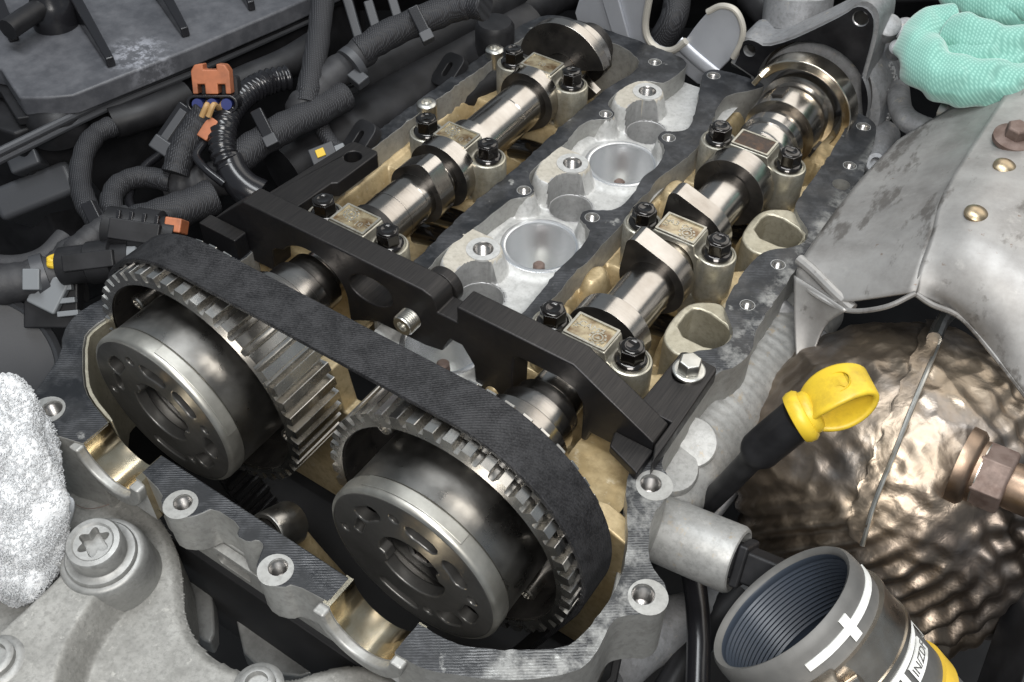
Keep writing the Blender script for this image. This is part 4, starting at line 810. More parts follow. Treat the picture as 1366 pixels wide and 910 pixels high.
# pump housing at the rear of the exhaust camshaft
YP = 245.0
pm = thing('pump_housing', 'grey cast pump housing with a black triangular sealing face at the camshaft end', 'pump housing', (131, 262, -40))
zc = lambda L: xz(atl([(960 + a / 3.793, b_ / 3.793) for a, b_ in L], y=YP))
face = zc([(100, 275), (104, 225), (135, 200), (180, 208), (230, 240), (350, 208), (480, 150), (640, 70), (685, 34), (735, 36), (778, 82), (780, 150), (760, 240), (735, 330), (715, 400), (716, 480), (726, 590)])
face = smooth2(face, 1, False) + [(158, -30), (104, -30), (96, 0), (83, 4)]
hA, hB = zc([(151, 256)])[0], zc([(712, 95)])[0]
MB().prism(face, YP, YP + 5, 'y', holes=[circ(131.3, 0, 33.5, 56), circ(hA[0], hA[1], 3.8, 20), circ(hB[0], hB[1], 4.4, 20)], mi=0, mside=1).build('sealing_face', ['seal_face', 'pump_cast'], pm, bev=.6)
cx_, cz_ = sum(p[0] for p in face) / len(face), sum(p[1] for p in face) / len(face)
big = [(cx_ + (p[0] - cx_) * 1.07, cz_ + (p[1] - cz_) * 1.07 + .5) for p in face]
MB().prism(big, YP + 1.6, YP + 26, 'y', holes=[circ(131.3, 0, 33.3, 56), circ(hA[0], hA[1], 4.4, 20), circ(hB[0], hB[1], 5, 20)]).build('flange_body', 'pump_cast', pm, bev=2, seg=3)
for h in (hA, hB): MB().lathe([(5.2, 1.2), (4.0, 2), (3.8, 14), (.01, 15)], (h[0], YP - 1, h[1]), (0, 1, 0), 24, cap=False).build('bolt_hole', 'thread', pm)
MB().lathe([(33.4, 0), (33.4, 8), (30, 9), (29.5, 22), (16, 24), (.01, 24)], (131.3, YP + .6, 0), (0, 1, 0), 56, cap=False).build('bore', 'steel_dark', pm, ang=30)
MB().lathe([(30, 6), (37, 8), (38.4, 12), (39, 40), (36, 50), (26, 58), (10, 62)], (134, YP, -8), (0, 1, 0), 64).build('barrel', 'pump_cast', pm, ang=50)
def barrel_text(body, size, y_, a0):
    o = text('cast_lettering', body, size, Matrix.Identity(4), 'text_pale', pm, .9); me = o.data
    for v in me.vertices:
        X_, Y_, Z_ = [c / S for c in v.co]; a = a0 + X_ / 39; v.co = Vector((134 + (38.7 + Z_) * math.cos(a), y_ - Y_, -8 + (38.7 + Z_) * math.sin(a))) * S
    me.update()
barrel_text('M0018/151', 5.6, YP + 20, .15); barrel_text('PM1M0A-62-2X63', 5.6, YP + 29, .2)
for px, py, y_, r, ln in ((1184, 30, 268, 6.5, 10), (1206, 36, 285, 7, 10), (1196, 58, 262, 4.5, 8)):
    p = at(px, py, y=y_); MB().lathe([(r, 0), (r, ln), (r - 1.4, ln + 1), (.01, ln + 1)], (p[0], p[1], p[2] - 6), (.25, -.55, .8), 24).build('cast_boss', 'pump_cast', pm, ang=40)
MB().lathe([(20, 0), (20, 16), (17, 18), (17, 40)], at(1062, 30, y=285), (-.2, .25, 1), 40).build('outlet_stub', 'pump_cast', pm, ang=40)
MB().sweep(atl([(1030, 95), (1010, 80), (985, 70)], y=262), 9, 16).build('cast_rib', 'pump_cast', pm)
pp = thing('coolant_pipe', 'thin grey metal pipe curving behind the heat shield', 'pipe', at(1240, 175, z=-10))
MB().sweep(atz([(1198, 120, 6), (1202, 148, 10), (1218, 165, 14), (1260, 178, 16), (1320, 182, 10)]), 6.2, 20).build('pipe', 'pump_cast', pp)
MB().lathe([(5, 0), (8, 0), (8, 4), (6.5, 5), (6.5, 16), (5, 17)], at(1262, 148, z=22), (.8, -.3, .2), 24).build('pipe_end', 'zinc', pp, ang=40)
sb = thing('socket_screw', 'grey cap screw in the casting below the pump housing', 'screw', at(1172, 220, z=-20))
MB().lathe([(6, -14), (6.2, 0), (5.4, 1), (3.2, 1), (3, -2), (.01, -2)], at(1168, 218, z=-4), (.3, -.5, .75), 28).build('screw_head', 'pump_cast', sb, ang=40)
MB().sweep(atz([(1180, 180, -18), (1168, 200, -16), (1160, 224, -18), (1150, 250, -24)]), 9, 18).build('screw_sleeve', 'pump_cast', sb)

# grey bracket behind the intake end
br = thing('rear_bracket', 'light grey sheet-metal bracket with a slot and bent tongue behind the head', 'bracket', (40, 246, -10))
YB_ = 246.5
bo_ = [(764, 24), (775, -8), (870, -30), (866, 10), (860, 35), (866, 55), (880, 66), (898, 66), (914, 54), (928, 34), (944, 16), (962, 8), (980, 14), (990, 34), (988, 58), (978, 76), (950, 104), (936, 118), (905, 92), (840, 66), (790, 46)]
MB().prism(smooth2(xz(atl(bo_, y=YB_)), 1), YB_, YB_ + 4, 'y').build('plate', 'bracket_grey', br, bev=1.1, seg=3)
MB().sweep(atl([(905, 56), (926, 76), (955, 100)], y=YB_ - .5), 4.5, 12, flat=.4, up=(1, 0, .3)).build('bend', 'bracket_grey', br)
MB().sweep(atl([(868, -12), (861, 32), (866, 54), (880, 66), (898, 67), (915, 55)], y=YB_ - 1.5), 2.2, 10).build('slot_lip', 'bracket_dusty', br)
MB().sweep(atl([(944, 16), (962, 8), (981, 14), (991, 36), (988, 58), (978, 77)], y=YB_ - .5), 1.8, 10).build('tongue_lip', 'bracket_dusty', br)
MB().prism(xz(atl([(800, -20), (822, -20), (846, 66), (824, 58)], y=YB_)), YB_ - 2.4, YB_ - .05, 'y').build('rib', 'bracket_grey', br, bev=1.1)

# teal cloth
def blobsheet(name, mat, parent, c, ax1, ax2, ax3, r1, r2, r3_, fn, nu=120, nv=80, **k):
    u, v = np.meshgrid(np.linspace(0, 2 * PI, nu), np.linspace(.03, PI - .03, nv), indexing='ij'); a1_, a2_, a3_ = (np.array(Vector(q).normalized()) for q in (ax1, ax2, ax3))
    s_ = fn(u, v); A = np.array(c) + (np.sin(v) * np.cos(u) * s_)[..., None] * a1_ * r1 + (np.sin(v) * np.sin(u) * s_)[..., None] * a2_ * r2 + (np.cos(v) * s_)[..., None] * a3_ * r3_
    return MB().grid(A).build(name, mat, parent, ang=80, **k)
cl = thing('teal_cloth', 'mint green woven microfibre cloth bunched on the heat shield', 'cloth', at(1290, 110, z=20))
def roll(name, pts, r, flat, seed, up=None):
    P_ = atz(pts); r_ = np.random.default_rng(seed); ph_ = r_.uniform(0, 6.3, 8); m_ = MB(); m_.sweep(P_, lambda q: r * (.72 + .28 * math.sin(PI * min(1, max(0, q))) ** .5), 72, sub=24, flat=flat, up=up)
    A_ = np.array(m_.v); D_ = (1.0 * np.sin(A_[:, 0] * .42 + ph_[0] + .9 * np.sin(A_[:, 1] * .17)) + .8 * np.abs(np.sin(A_[:, 1] * .13 + A_[:, 2] * .21 + ph_[1])) * 1.6 + .7 * np.sin(A_[:, 2] * .5 - A_[:, 0] * .22 + ph_[2]))
    A_[:, 2] += .8 * D_; A_[:, 0] += .5 * D_; m_.v = [tuple(p) for p in A_.tolist()]
    return m_.build(name, 'cloth_teal', cl, ang=80)
roll('main_fold', [(1400, 100, 42), (1345, 112, 46), (1290, 112, 46), (1246, 98, 46), (1226, 68, 47), (1240, 40, 50), (1275, 28, 55)], 12.5, 1.0, 1)
roll('inner_fold', [(1262, 44, 56), (1290, 50, 58), (1320, 62, 57), (1360, 66, 55), (1420, 60, 52)], 11.5, .8, 2)
roll('centre_fold', [(1262, 70, 46), (1300, 84, 50), (1350, 88, 48), (1410, 84, 46)], 12, .9, 3)
roll('upper_fold', [(1255, -20, 58), (1290, -6, 60), (1330, 8, 62), (1375, 22, 60), (1420, 30, 58)], 10.5, .7, 4)
roll('edge_fold', [(1330, -14, 64), (1350, 2, 66), (1380, 10, 66), (1420, 8, 64)], 8, .6, 5)

# dark hoses and brackets in the lower right corner
dh = thing('drain_hose', 'thin black hose hanging between the rim and the open intake hose', 'hose', at(935, 890, z=-90))
MB().sweep(atz([(908, 700, -70), (925, 770, -70), (932, 840, -72), (930, 930, -76)]), 5.2, 16).build('hose_wall', 'plastic_gloss', dh)
dh = thing('black_strut', 'black strut crossing below the pipe stub', 'strut', at(900, 880, z=-110))
MB().sweep(atz([(985, 790, -100), (930, 860, -104), (880, 940, -108)]), 7, 14).build('strut_body', 'plastic_black', dh)
ap = thing('lower_pipe', 'dull silver pipe low beside the front rim', 'pipe', at(890, 830, z=-110))
MB().sweep(atz([(1010, 800, -120), (930, 830, -110), (860, 850, -105), (800, 900, -100)]), 15, 24).build('pipe', 'pump_cast', ap)
rd = thing('radiator_pack', 'black finned radiator edge beside the yellow-banded hose', 'radiator', at(1340, 880, z=-80))
for k in range(14):
    p = at(1352 + k * 4.6, 930 - k * 6, z=-60 - k); MB().obox(p, (RI * -.35 + DN), FW, 90, 14, .8).build('fin', 'plastic_black', rd)
MB().obox(at(1336, 935, z=-70), (RI * -.35 + DN), FW, 95, 16, 4).build('side_tank', 'plastic_black', rd, bev=1)
# ================================================================== front left: engine mount, towel
from_outline = [(-60, 640), (-10, 590), (35, 556), (75, 596), (130, 606), (175, 640), (215, 690), (238, 735), (243, 790), (244, 815), (258, 850), (290, 880), (340, 897), (385, 905), (420, 892), (470, 880), (520, 895), (580, 935), (620, 1010), (-60, 1010)]
ZM = -46.0
mp = np.array(xy(atl(from_outline, z=ZM)))
mo = thing('engine_mount', 'speckled cast aluminium engine mount with a raised bolted arm', 'engine mount', (float(mp[:, 0].mean()), float(mp[:, 1].mean()), -90))
X, Y = np.meshgrid(np.arange(mp[:, 0].min() - 2, mp[:, 0].max() + 2, 1.0), np.arange(mp[:, 1].min() - 2, mp[:, 1].max() + 2, 1.0), indexing='ij')
def polysd(X, Y, P):
    d = np.full(X.shape, 1e9); ins = np.zeros(X.shape, bool); n = len(P)
    for i in range(n):
        a, b_ = P[i], P[(i + 1) % n]; e = b_ - a; wx, wy = X - a[0], Y - a[1]; t = np.clip((wx * e[0] + wy * e[1]) / (e @ e), 0, 1); d = np.minimum(d, np.hypot(wx - e[0] * t, wy - e[1] * t))
        c = ((a[1] > Y) != (b_[1] > Y)) & (X < (b_[0] - a[0]) * (Y - a[1]) / (b_[1] - a[1] + 1e-12) + a[0]); ins ^= c
    return np.where(ins, -d, d)
sd = polysd(X, Y, np.array(smooth2([tuple(p) for p in mp], 2)))
Z = ZM - 2.5 * (1 - sstep(-sd, 0, 4)) + .5 * fnoise(X, Y, 31, .07)
arm = np.array(xy(atl([(140, 690), (168, 700), (182, 735), (165, 770), (128, 815), (98, 870), (85, 930), (80, 1010), (-60, 1010), (-60, 880), (0, 830), (50, 785), (88, 745), (95, 705), (115, 690)], z=ZM + 16)))
sda = polysd(X, Y, np.array(smooth2([tuple(p) for p in arm], 3))); armz = ZM + 17 + .25 * fnoise(X, Y, 33, .05) - 9 * sstep(sda * 0 + (X - X.min()), 0, 1) * 0
Z = np.maximum(Z, ZM - 3 + (armz - ZM + 3) * (1 - sstep(sda, -5, 3.0)))
Z = np.where(sd > .6, -120, np.where(sd > -.4, np.minimum(Z, ZM - 4), Z))
mb = MB(); mb.grid(np.stack([X, Y, Z], -1)); keep = (Z > -119).ravel()
F = [f for f in mb.f if keep[f].all()]; nm = MB(); nm.v = mb.v; nm.f = F; nm.m = [0] * len(F)
nm.build('mount_casting', 'mount_cast', mo, ang=60)
MB().prism(smooth2([tuple(p) for p in mp], 2), ZM - 34, ZM - 3.0).build('mount_plate', 'mount_cast', mo, bev=1.)
bc = Vector(at(134, 738, z=ZM + 22)); bx = (.10, -.10, 1)
MB().lathe([(19, -24), (17.6, -6), (16.6, -2.6), (16.0, -2), (15, -1.6)], bc, bx, 48).build('bolt_pad', 'mount_smooth', mo, ang=50)
bt = thing('mount_bolt', 'large flanged bolt with a star socket in the engine mount', 'bolt', tuple(bc))
MB().lathe([(14.2, -1.7), (14.2, -.2), (13.6, .6), (11.4, 1.0), (10.9, 1.4), (10.9, 9.6), (10.2, 10.6), (8.2, 10.9), (7.4, 10.2)], bc, bx, 48, cap=False).build('bolt_flange', 'mount_smooth', bt, ang=40)
star = []
for k in range(48):
    a = 2 * PI * k / 48; r = 5.3 + 1.15 * math.cos(6 * a); star.append((r * math.cos(a), r * math.sin(a)))
Mb_ = basis(bc, (1, .2, -.08), (-.2, 1, .1))
MB().prism(circ(0, 0, 8.3, 40), 4.5, 10.25, holes=[star]).move(Mb_).build('star_socket', 'mount_smooth', bt, bev=.3)
MB().prism(circ(0, 0, 7, 24), 3, 4.6).move(Mb_).build('socket_floor', 'mount_smooth', bt)
for px, py, z_, r, nme in ((-6, 884, ZM + 16, 8.5, 'hex nut half out of frame on the engine mount arm'), (345, 918, ZM + 1, 7.5, 'bolt head at the lower edge of the engine mount plate')):
    p = Vector(at(px, py, z=z_)); t = thing('mount_nut', nme, 'bolt', tuple(p), 'fixings on the engine mount')
    MB().lathe([(r + 2.5, -1), (r + 2.5, 1), (r + 1.5, 1.8), (r, 2)], p, (0, 0, 1), 32).build('flange', 'mount_smooth', t, ang=40)
    MB().lathe([(r - .5, 1.8), (r - .5, 4.5), (r - 1.4, 5.2), (r - 3, 5.2), (r - 3.4, 2.5), (.01, 2.5)], p, (0, 0, 1), 24).build('nut_head', 'mount_smooth', t, ang=40)
# lower brackets seen through the gap
for pts, z_, nme, lb in (([(232, 775), (275, 765), (285, 800), (287, 860), (262, 850), (246, 815)], -96, 'lower_bracket', 'pale grey bracket tab in the gap under the front bar'), ([(310, 805), (325, 800), (345, 830), (372, 855), (420, 845), (440, 860), (425, 905), (330, 895)], -104, 'lower_bracket', 'forked grey bracket below the front bar')):
    P = xy(atl(pts, z=z_)); MB().prism(smooth2(P, 1), z_ - 12, z_).build(nme, 'mount_smooth', bev=1.5, label=lb, cat='bracket', group='brackets under the front bar')

# towel: crumpled body with a fuzzy pile
tw = thing('white_towel', 'white terry towel draped over the engine mount', 'towel', at(30, 780, z=-30))
tc_ = np.array(at(2, 655, z=-6))
u, v = np.meshgrid(np.linspace(0, 2 * PI, 420), np.linspace(.03, PI - .03, 260), indexing='ij')
s_ = .96 + .12 * (np.abs(np.sin(1.5 * u + 2 * v + .5)) - .4) + .07 * np.abs(np.sin(3.5 * u - 3 * v)) + .05 * np.sin(5 * v + 4 * u)
A = tc_ + (np.sin(v) * np.cos(u) * s_)[..., None] * np.array(RI) * 23.5 + (np.sin(v) * np.sin(u) * s_)[..., None] * np.array(DN + RI * .12) * 43 + (np.cos(v) * s_)[..., None] * np.array(FW) * 20
tb = MB().grid(A).build('towel_body', 'towel', tw, ang=0)
for nm_, sz, st in (('crumple', .008, .003),):
    tx = bpy.data.textures.new(nm_, 'CLOUDS'); tx.noise_scale = sz; tx.noise_depth = 1
    dm = tb.modifiers.new(nm_, 'DISPLACE'); dm.texture = tx; dm.texture_coords = 'LOCAL'; dm.strength = st; dm.mid_level = .5
rr = np.random.default_rng(5); nl = 14000; ii = rr.integers(1, 418, nl); jj = rr.integers(10, 250, nl); Pq = A[ii, jj]; Nq = np.cross(A[ii + 1, jj] - A[ii - 1, jj], A[ii, jj + 1] - A[ii, jj - 1]); Nq /= np.linalg.norm(Nq, axis=1)[:, None] + 1e-9
Nq *= np.sign((Nq * (Pq - tc_)).sum(1))[:, None]; kp = (Nq @ np.array(FW)) < .35; Pq, Nq = Pq[kp], Nq[kp]; nl = len(Pq)
d1 = rr.normal(size=(nl, 3)); d1 -= Nq * (d1 * Nq).sum(1)[:, None]; d1 /= np.linalg.norm(d1, axis=1)[:, None]; d2 = np.cross(Nq, d1); hh = rr.uniform(.6, 1.3, nl)[:, None]; ww = rr.uniform(.5, 1.0, nl)[:, None]; lean = rr.normal(size=(nl, 1)) * .6
V = []
for q in np.linspace(0, PI, 5):
    c_ = Pq + d1 * ww * math.cos(q) + Nq * hh * math.sin(q) + d2 * lean * math.sin(q)
    for a_ in (0, 2.1, 4.2): V.append(c_ + (d2 * math.cos(a_) + (Nq * math.sin(q) + d1 * math.cos(q)) * math.sin(a_)) * .22)
V = np.stack(V, 1).reshape(-1, 3); F = []
for s__ in range(4):
    for a_ in range(3): F.append([s__ * 3 + a_, s__ * 3 + (a_ + 1) % 3, s__ * 3 + 3 + (a_ + 1) % 3, s__ * 3 + 3 + a_])
F = (np.arange(nl)[:, None, None] * 15 + np.array(F)[None]).reshape(-1, 4)
pm_ = MB(); pm_.v = [tuple(p) for p in V.tolist()]; pm_.f = F.tolist(); pm_.m = [0] * len(F); pm_.build('towel_pile', 'towel_fibre', tw, ang=0, kind='stuff')
sheet([[(60, 660, -16), (78, 655, -14), (97, 664, -18)], [(62, 690, -18), (80, 690, -16), (98, 678, -22)], [(55, 720, -24), (72, 722, -22), (88, 705, -26)], [(45, 745, -28), (58, 745, -28), (64, 738, -30)]], 8, 1.0, 'towel_hem', 'towel_hem', tw, .8, 9)
rc = thing('round_cover', 'black round cover at the edge beside the towel', 'cover', at(0, 500, z=-60))
MB().lathe([(10, -20), (38, -18), (41, -10), (41, 0), (38.5, 2), (37, 1), (36.5, -2), (8, -3), (.01, -3)], at(-38, 500, z=-34), (.75, -.35, .55), 64).build('cover_disc', 'cover_grey', rc, ang=40)
# a hair lying on the mount
MB().sweep([(p[0], p[1], p[2] + 1.) for p in atl([(98, 673), (115, 680), (132, 679), (148, 674)], z=ZM + 1)], .18, 6).build('hair', 'bolt_rust', label='thin dark hair lying on the engine mount beside the towel', cat='hair')

# ================================================================== upper left: air box, looms, connectors
ZA = 20.0
ab_ = thing('air_box', 'black plastic air filter box with ribs and white dust marks', 'air box', at(150, 60, z=-60))
lid = [(-160, 60), (0, 91), (25, 130), (60, 130), (98, 127), (256, 64), (374, 14), (470, -30), (470, -140), (-160, -140)]
MB().prism(xy(atl(lid, z=ZA)), ZA - 12, ZA).build('lid', 'airbox_plastic', ab_, bev=1.6, seg=3)
lip = [(-160, 90), (0, 122), (22, 158), (98, 148), (258, 84), (378, 32), (480, -14), (480, -140), (-160, -140)]
MB().prism(xy(atl(lip, z=ZA - 12)), ZA - 17, ZA - 11.8).build('lid_lip', 'plastic_black', ab_, bev=1.)
for off, z_, r in ((0, ZA - 14, 2.4), (11, ZA - 18, 2.2)):
    MB().sweep(atl([(-40, 222 + off), (30, 188 + off), (150, 130 + off), (270, 80 + off), (430, 8 + off)], z=z_), r, 10).build('clamp_rail', 'cover_grey', ab_)
MB().prism(xy(atl([(-160, 120), (20, 180), (270, 80), (470, 0), (470, -140), (-160, -140)], z=ZA - 20)), -130, ZA - 19).build('case', 'plastic_black', ab_, bev=2)
for a_, b_, w_ in (((102, 14), (150, 90), 3.4), ((212, -6), (249, 50), 3.4), ((318, -18), (337, 15), 3.0), ((-2, 8), (20, 56), 4)):
    p, q = Vector(at(*a_, z=ZA)), Vector(at(*b_, z=ZA)); d = (q - p).normalized(); n_ = Vector((-d.y, d.x, 0)); hgt = 17
    MB().add([p + n_ * w_, p - n_ * w_, q + n_ * w_ * .7, q - n_ * w_ * .7, p + n_ * w_ + Vector((0, 0, hgt)), p - n_ * w_ + Vector((0, 0, hgt)), q + n_ * w_ * .7 + Vector((0, 0, 6)), q - n_ * w_ * .7 + Vector((0, 0, 6))],
             [(0, 1, 3, 2)[::-1], (4, 5, 7, 6), (0, 1, 5, 4), (2, 3, 7, 6)[::-1], (0, 2, 6, 4)[::-1], (1, 3, 7, 5)]).build('rib', 'plastic_gloss', ab_, bev=1.)
MB().lathe([(13, 0), (13, 12), (11, 15), (8, 24), (.01, 25)], at(76, 32, z=ZA), (0, 0, 1), 32).build('lid_knob', 'plastic_gloss', ab_, ang=40)
MB().sweep(atl([(10, 40), (40, 20), (90, -10)], z=ZA + 14), 6, 12).build('lid_strap', 'plastic_black', ab_)
MB().lathe([(16, -22), (16, -8), (13, -3), (7, -1), (.01, 0)], at(66, 134, z=ZA - 8), (0, 0, 1), 36).build('lid_bulge', 'plastic_black', ab_, ang=50)
def splat(px, py, z_, rx, ry, rot, seed):
    r_ = np.random.default_rng(seed); c = at(px, py, z=z_); ph_ = r_.uniform(0, 6.3, 6); out = []
    for a in np.linspace(0, 2 * PI, 36, endpoint=False):
        k = 1 + sum(.16 / (1 + .25 * i) * math.sin((i + 2) * (1 + i // 2) * a + ph_[i]) for i in range(6)); x_, y_ = rx * k * math.cos(a), ry * k * math.sin(a)
        out.append((c[0] + x_ * math.cos(rot) - y_ * math.sin(rot), c[1] + x_ * math.sin(rot) + y_ * math.cos(rot)))
    return out
MB().obox(at(50, 218, z=-30), RI - DN * .4, DN, 9, 7, 20).build('side_lug', 'cover_grey', ab_, bev=2)
MB().obox(at(70, 262, z=-52), RI - DN * .4, DN, 24, 10, 26).build('lower_block', 'cover_grey', ab_, bev=4)
MB().sweep(atl([(150, 165), (200, 150), (250, 128)], z=-4), 9, 16).build('clip_sleeve', 'plastic_black', ab_)

def loom(label, pts, r, mat='loom_tape', n=18, name='wiring_loom', group='wiring looms', **k):
    o = MB().sweep(atz(pts), r, n, sub=8, **k).build(name, mat, ang=70); tag(o, label, 'wiring loom', group); return o
def wob(r, a=.06, f=40): return lambda q: r * (1 + a * math.sin(q * f) * math.sin(q * f * .37 + 1))
loom('black taped wiring loom hanging straight down past the air box corner', [(433, -60, 40), (430, 0, 34), (424, 55, 26), (414, 110, 18), (408, 140, 12)], wob(6.6))
loom('thick woven wiring loom slanting above the intake manifold', [(648, 8, 40), (622, 6, 38), (585, 18, 34), (520, 45, 28), (480, 70, 22)], wob(8.2))
loom('smooth taped loom bend joining the thick woven loom', [(490, 64, 22), (455, 92, 17), (425, 118, 13), (405, 140, 10), (398, 160, 2)], wob(8.6, .08), 'loom_smooth')
loom('woven wiring loom sloping down to the corrugated conduit end', [(460, 128, 8), (430, 145, 8), (380, 170, 8), (335, 198, 6), (312, 222, 0)], wob(8.2))
loom('thin woven loom arching under the air box rail', [(150, 168, 0), (128, 180, 0), (112, 205, 0), (107, 240, -2), (114, 270, -2), (132, 300, -4)], wob(5.6))
loom('short woven loom hooking behind the black connector', [(228, 242, -6), (190, 236, -4), (160, 246, -2), (148, 268, -2), (155, 292, -4)], wob(5.6))
loom('woven loom leading from the orange connector', [(276, 150, 22), (262, 170, 16), (244, 200, 8), (234, 232, 0)], wob(7.2))
loom('wide woven loom lying behind the belt corner', [(285, 262, -4), (245, 278, -4), (190, 296, -6), (140, 318, -8), (90, 345, -10)], wob(9))
loom('taped loom with bare yellow wires above the sprocket', [(175, 290, 4), (140, 306, 4), (112, 326, 2), (92, 345, -2)], wob(6.6, .08), 'loom_smooth')
loom('thick taped trunk loom entering beside the black connectors', [(-60, 388, -4), (0, 380, -4), (45, 372, -4), (80, 362, -4), (100, 340, -6)], wob(9.5, .06), 'loom_smooth')
loom('lower taped trunk loom leaving under the cable tie', [(-60, 420, -30), (0, 405, -28), (60, 392, -24), (110, 380, -22)], 9, 'loom_smooth')
loom('taped junction of looms below the corrugated conduit', [(330, 225, -4), (290, 238, -8), (255, 246, -10), (230, 246, -12)], wob(9.5, .1), 'loom_smooth')
loom('dark smooth tube running along the air box toward the conduit', [(420, 62, 6), (380, 86, 4), (320, 112, 2), (270, 140, 0)], 9, 'plastic_black')
loom('thin black wire pair looping over the taped junction', [(300, 246, 4), (275, 226, 8), (262, 208, 10), (272, 190, 12)], 2.2, 'plastic_gloss', name='wire', group='thin wires among the looms')
loom('thin black wire dipping between the arched loom and the black connector', [(215, 205, -14), (190, 226, -10), (172, 262, -8), (182, 292, -4)], 2.4, 'plastic_gloss', name='wire', group='thin wires among the looms')
loom('thin dark wire along the woven loom under the cable tie', [(470, 112, 4), (440, 122, 6), (395, 146, 12), (350, 176, 10)], 2.0, 'plastic_gloss', name='wire', group='thin wires among the looms')
loom('slim woven branch loom dropping behind the slotted lug', [(425, 152, 0), (432, 176, -4), (448, 196, -8), (470, 205, -12)], 4.2)
loom('slim taped branch loom running under the trunk loom', [(-40, 352, -16), (20, 356, -16), (60, 345, -14), (88, 318, -12)], 6, 'loom_smooth')
for px, py, z_, lb in ((352, 168, 16, 'small black clip saddle on the sloping woven loom'), (128, 292, 2, 'small black clip where the arched loom meets the wide loom'), (560, 30, 38, 'small black clip saddle on the thick woven loom')):
    t = thing('loom_clip', lb, 'clip', at(px, py, z=z_ - 12), 'clips on the looms'); c = Vector(at(px, py, z=z_)); MB().obox(c, RI - DN * .5, DN + RI * .5, 3.2, 9, 3).build('clip_strap', 'plastic_gloss', t, bev=.8); MB().obox(c + DN * 8 + RI * 4, RI - DN * .5, DN, 3.6, 3, 4).build('clip_foot', 'cover_grey', t, bev=.7)
# cable tie
tie = thing('cable_tie', 'black ridged cable tie round the smooth taped loom', 'cable tie', at(467, 90, z=15))
c0_ = Vector(at(470, 86, z=19)); ta = (Vector(at(490, 64, z=22)) - Vector(at(455, 92, z=17))).normalized()
MB().lathe([(9.6, -2.4), (10.4, -2.2), (10.4, 2.2), (9.6, 2.4)], c0_, ta, 32).build('tie_band', 'cover_grey', tie, ang=40)
MB().obox(c0_ + DN * 9 + RI * 4 - FW * 4, ta, RI, 4, 5, 3).build('tie_head', 'cover_grey', tie, bev=.8)
tie = thing('cable_tie', 'grey flat cable tie round the thick taped trunk loom', 'cable tie', at(55, 372, z=-6))
c0_ = Vector(at(56, 369, z=-4)); MB().lathe([(10, -3), (10.9, -2.8), (10.9, 2.8), (10, 3)], c0_, Vector(at(80, 362, z=-4)) - Vector(at(45, 372, z=-4)), 32).build('tie_band', 'cover_grey', tie, ang=40)
MB().obox(c0_ - FW * 10 + DN * 2, RI, DN, 4, 5, 2).build('tie_head', 'grey_plastic', tie, bev=.6)
# corrugated conduit: every ring a ridge of one tube
P = [Vector(p) for p in spline(atz([(384, 104, 12), (350, 112, 14), (318, 135, 16), (300, 165, 16), (297, 200, 12), (310, 232, 4)]), 20)]
L = 0; rad = []
for i, p in enumerate(P): L += (p - P[i - 1]).length if i else 0; rad.append(6.6 + .75 * math.sin(L * 2 * PI / 3.3))
L_tot = len(P) - 1
cg = MB().sweep([tuple(p) for p in P], lambda q: rad[min(int(round(q * L_tot)), L_tot)], 20, sub=0).build('corrugated_conduit', 'plastic_gloss', ang=80)
tag(cg, 'shiny black corrugated conduit curving below the air box', 'conduit')
cb = MB().sweep(atz([(305, 212, 8), (312, 232, 4), (326, 250, 0), (345, 262, -4)]), lambda q: 7.2 + 2.2 * q, 20).build('conduit_boot', 'plastic_gloss', ang=60); tag(cb, 'glossy black boot on the end of the corrugated conduit', 'boot')

# orange connector
oc = thing('orange_connector', 'orange locked connector with two tan wires in a black shell', 'connector', at(285, 125, z=14))
c0_ = Vector(at(284, 108, z=32)); ux = RI; uy = (DN * .72 + FW * .25).normalized()
def fr(a, b_, c): return c0_ + ux * a + uy * b_ + ux.cross(uy) * c
uz = ux.cross(uy)
mb = MB()
Mo = basis(c0_, ux, -uy)
MB().prism([(-10, -6.5), (-10, 5.5), (-8, 8.5), (-3.4, 9), (-3.4, 6), (3.4, 6), (3.4, 9), (8, 8.5), (10, 5.5), (10, -6.5), (7.2, -6.5), (7.2, -1.5), (3.4, -1.5), (3.4, -6.5), (-3.4, -6.5), (-3.4, -1.5), (-7.2, -1.5), (-7.2, -6.5)], -4, 4).move(Mo).build('lock_slide', 'orange_plastic', oc, bev=.7)
MB().prism(rrect(-11.5, 11.5, -13, 2, 2), -12, -4.5).move(Mo).build('shell_back', 'plastic_black', oc, bev=.8)
MB().prism(rrect(-13.5, 13.5, -16, -6.8, 4.2), -7, 6, holes=[rrect(-11.8, 11.8, -14.6, -8.2, 3)]).move(Mo).build('shell_ring', 'plastic_gloss', oc, bev=.6)
for xx in (-7.6, 0, 7.6): MB().lathe([(2.9, -6), (2.9, 2.4), (1.8, 2.6), (1.6, 0), (.01, 0)], Mo @ Vector((xx, -11.4, 0)), uz, 20).build('wire_seal', 'blue_seal', oc)
for xx, tx in ((-3.4, 273), (4.6, 282)):
    s0 = Mo @ Vector((xx, -11.2, 1)); s1 = Mo @ Vector((xx * .8, -13.5, 6)); MB().sweep([tuple(s0), tuple(s1), at(tx + 3, 140, z=29), at(tx - 4, 156, z=24)], 1.5, 10).build('wire', 'tan_wire', oc)
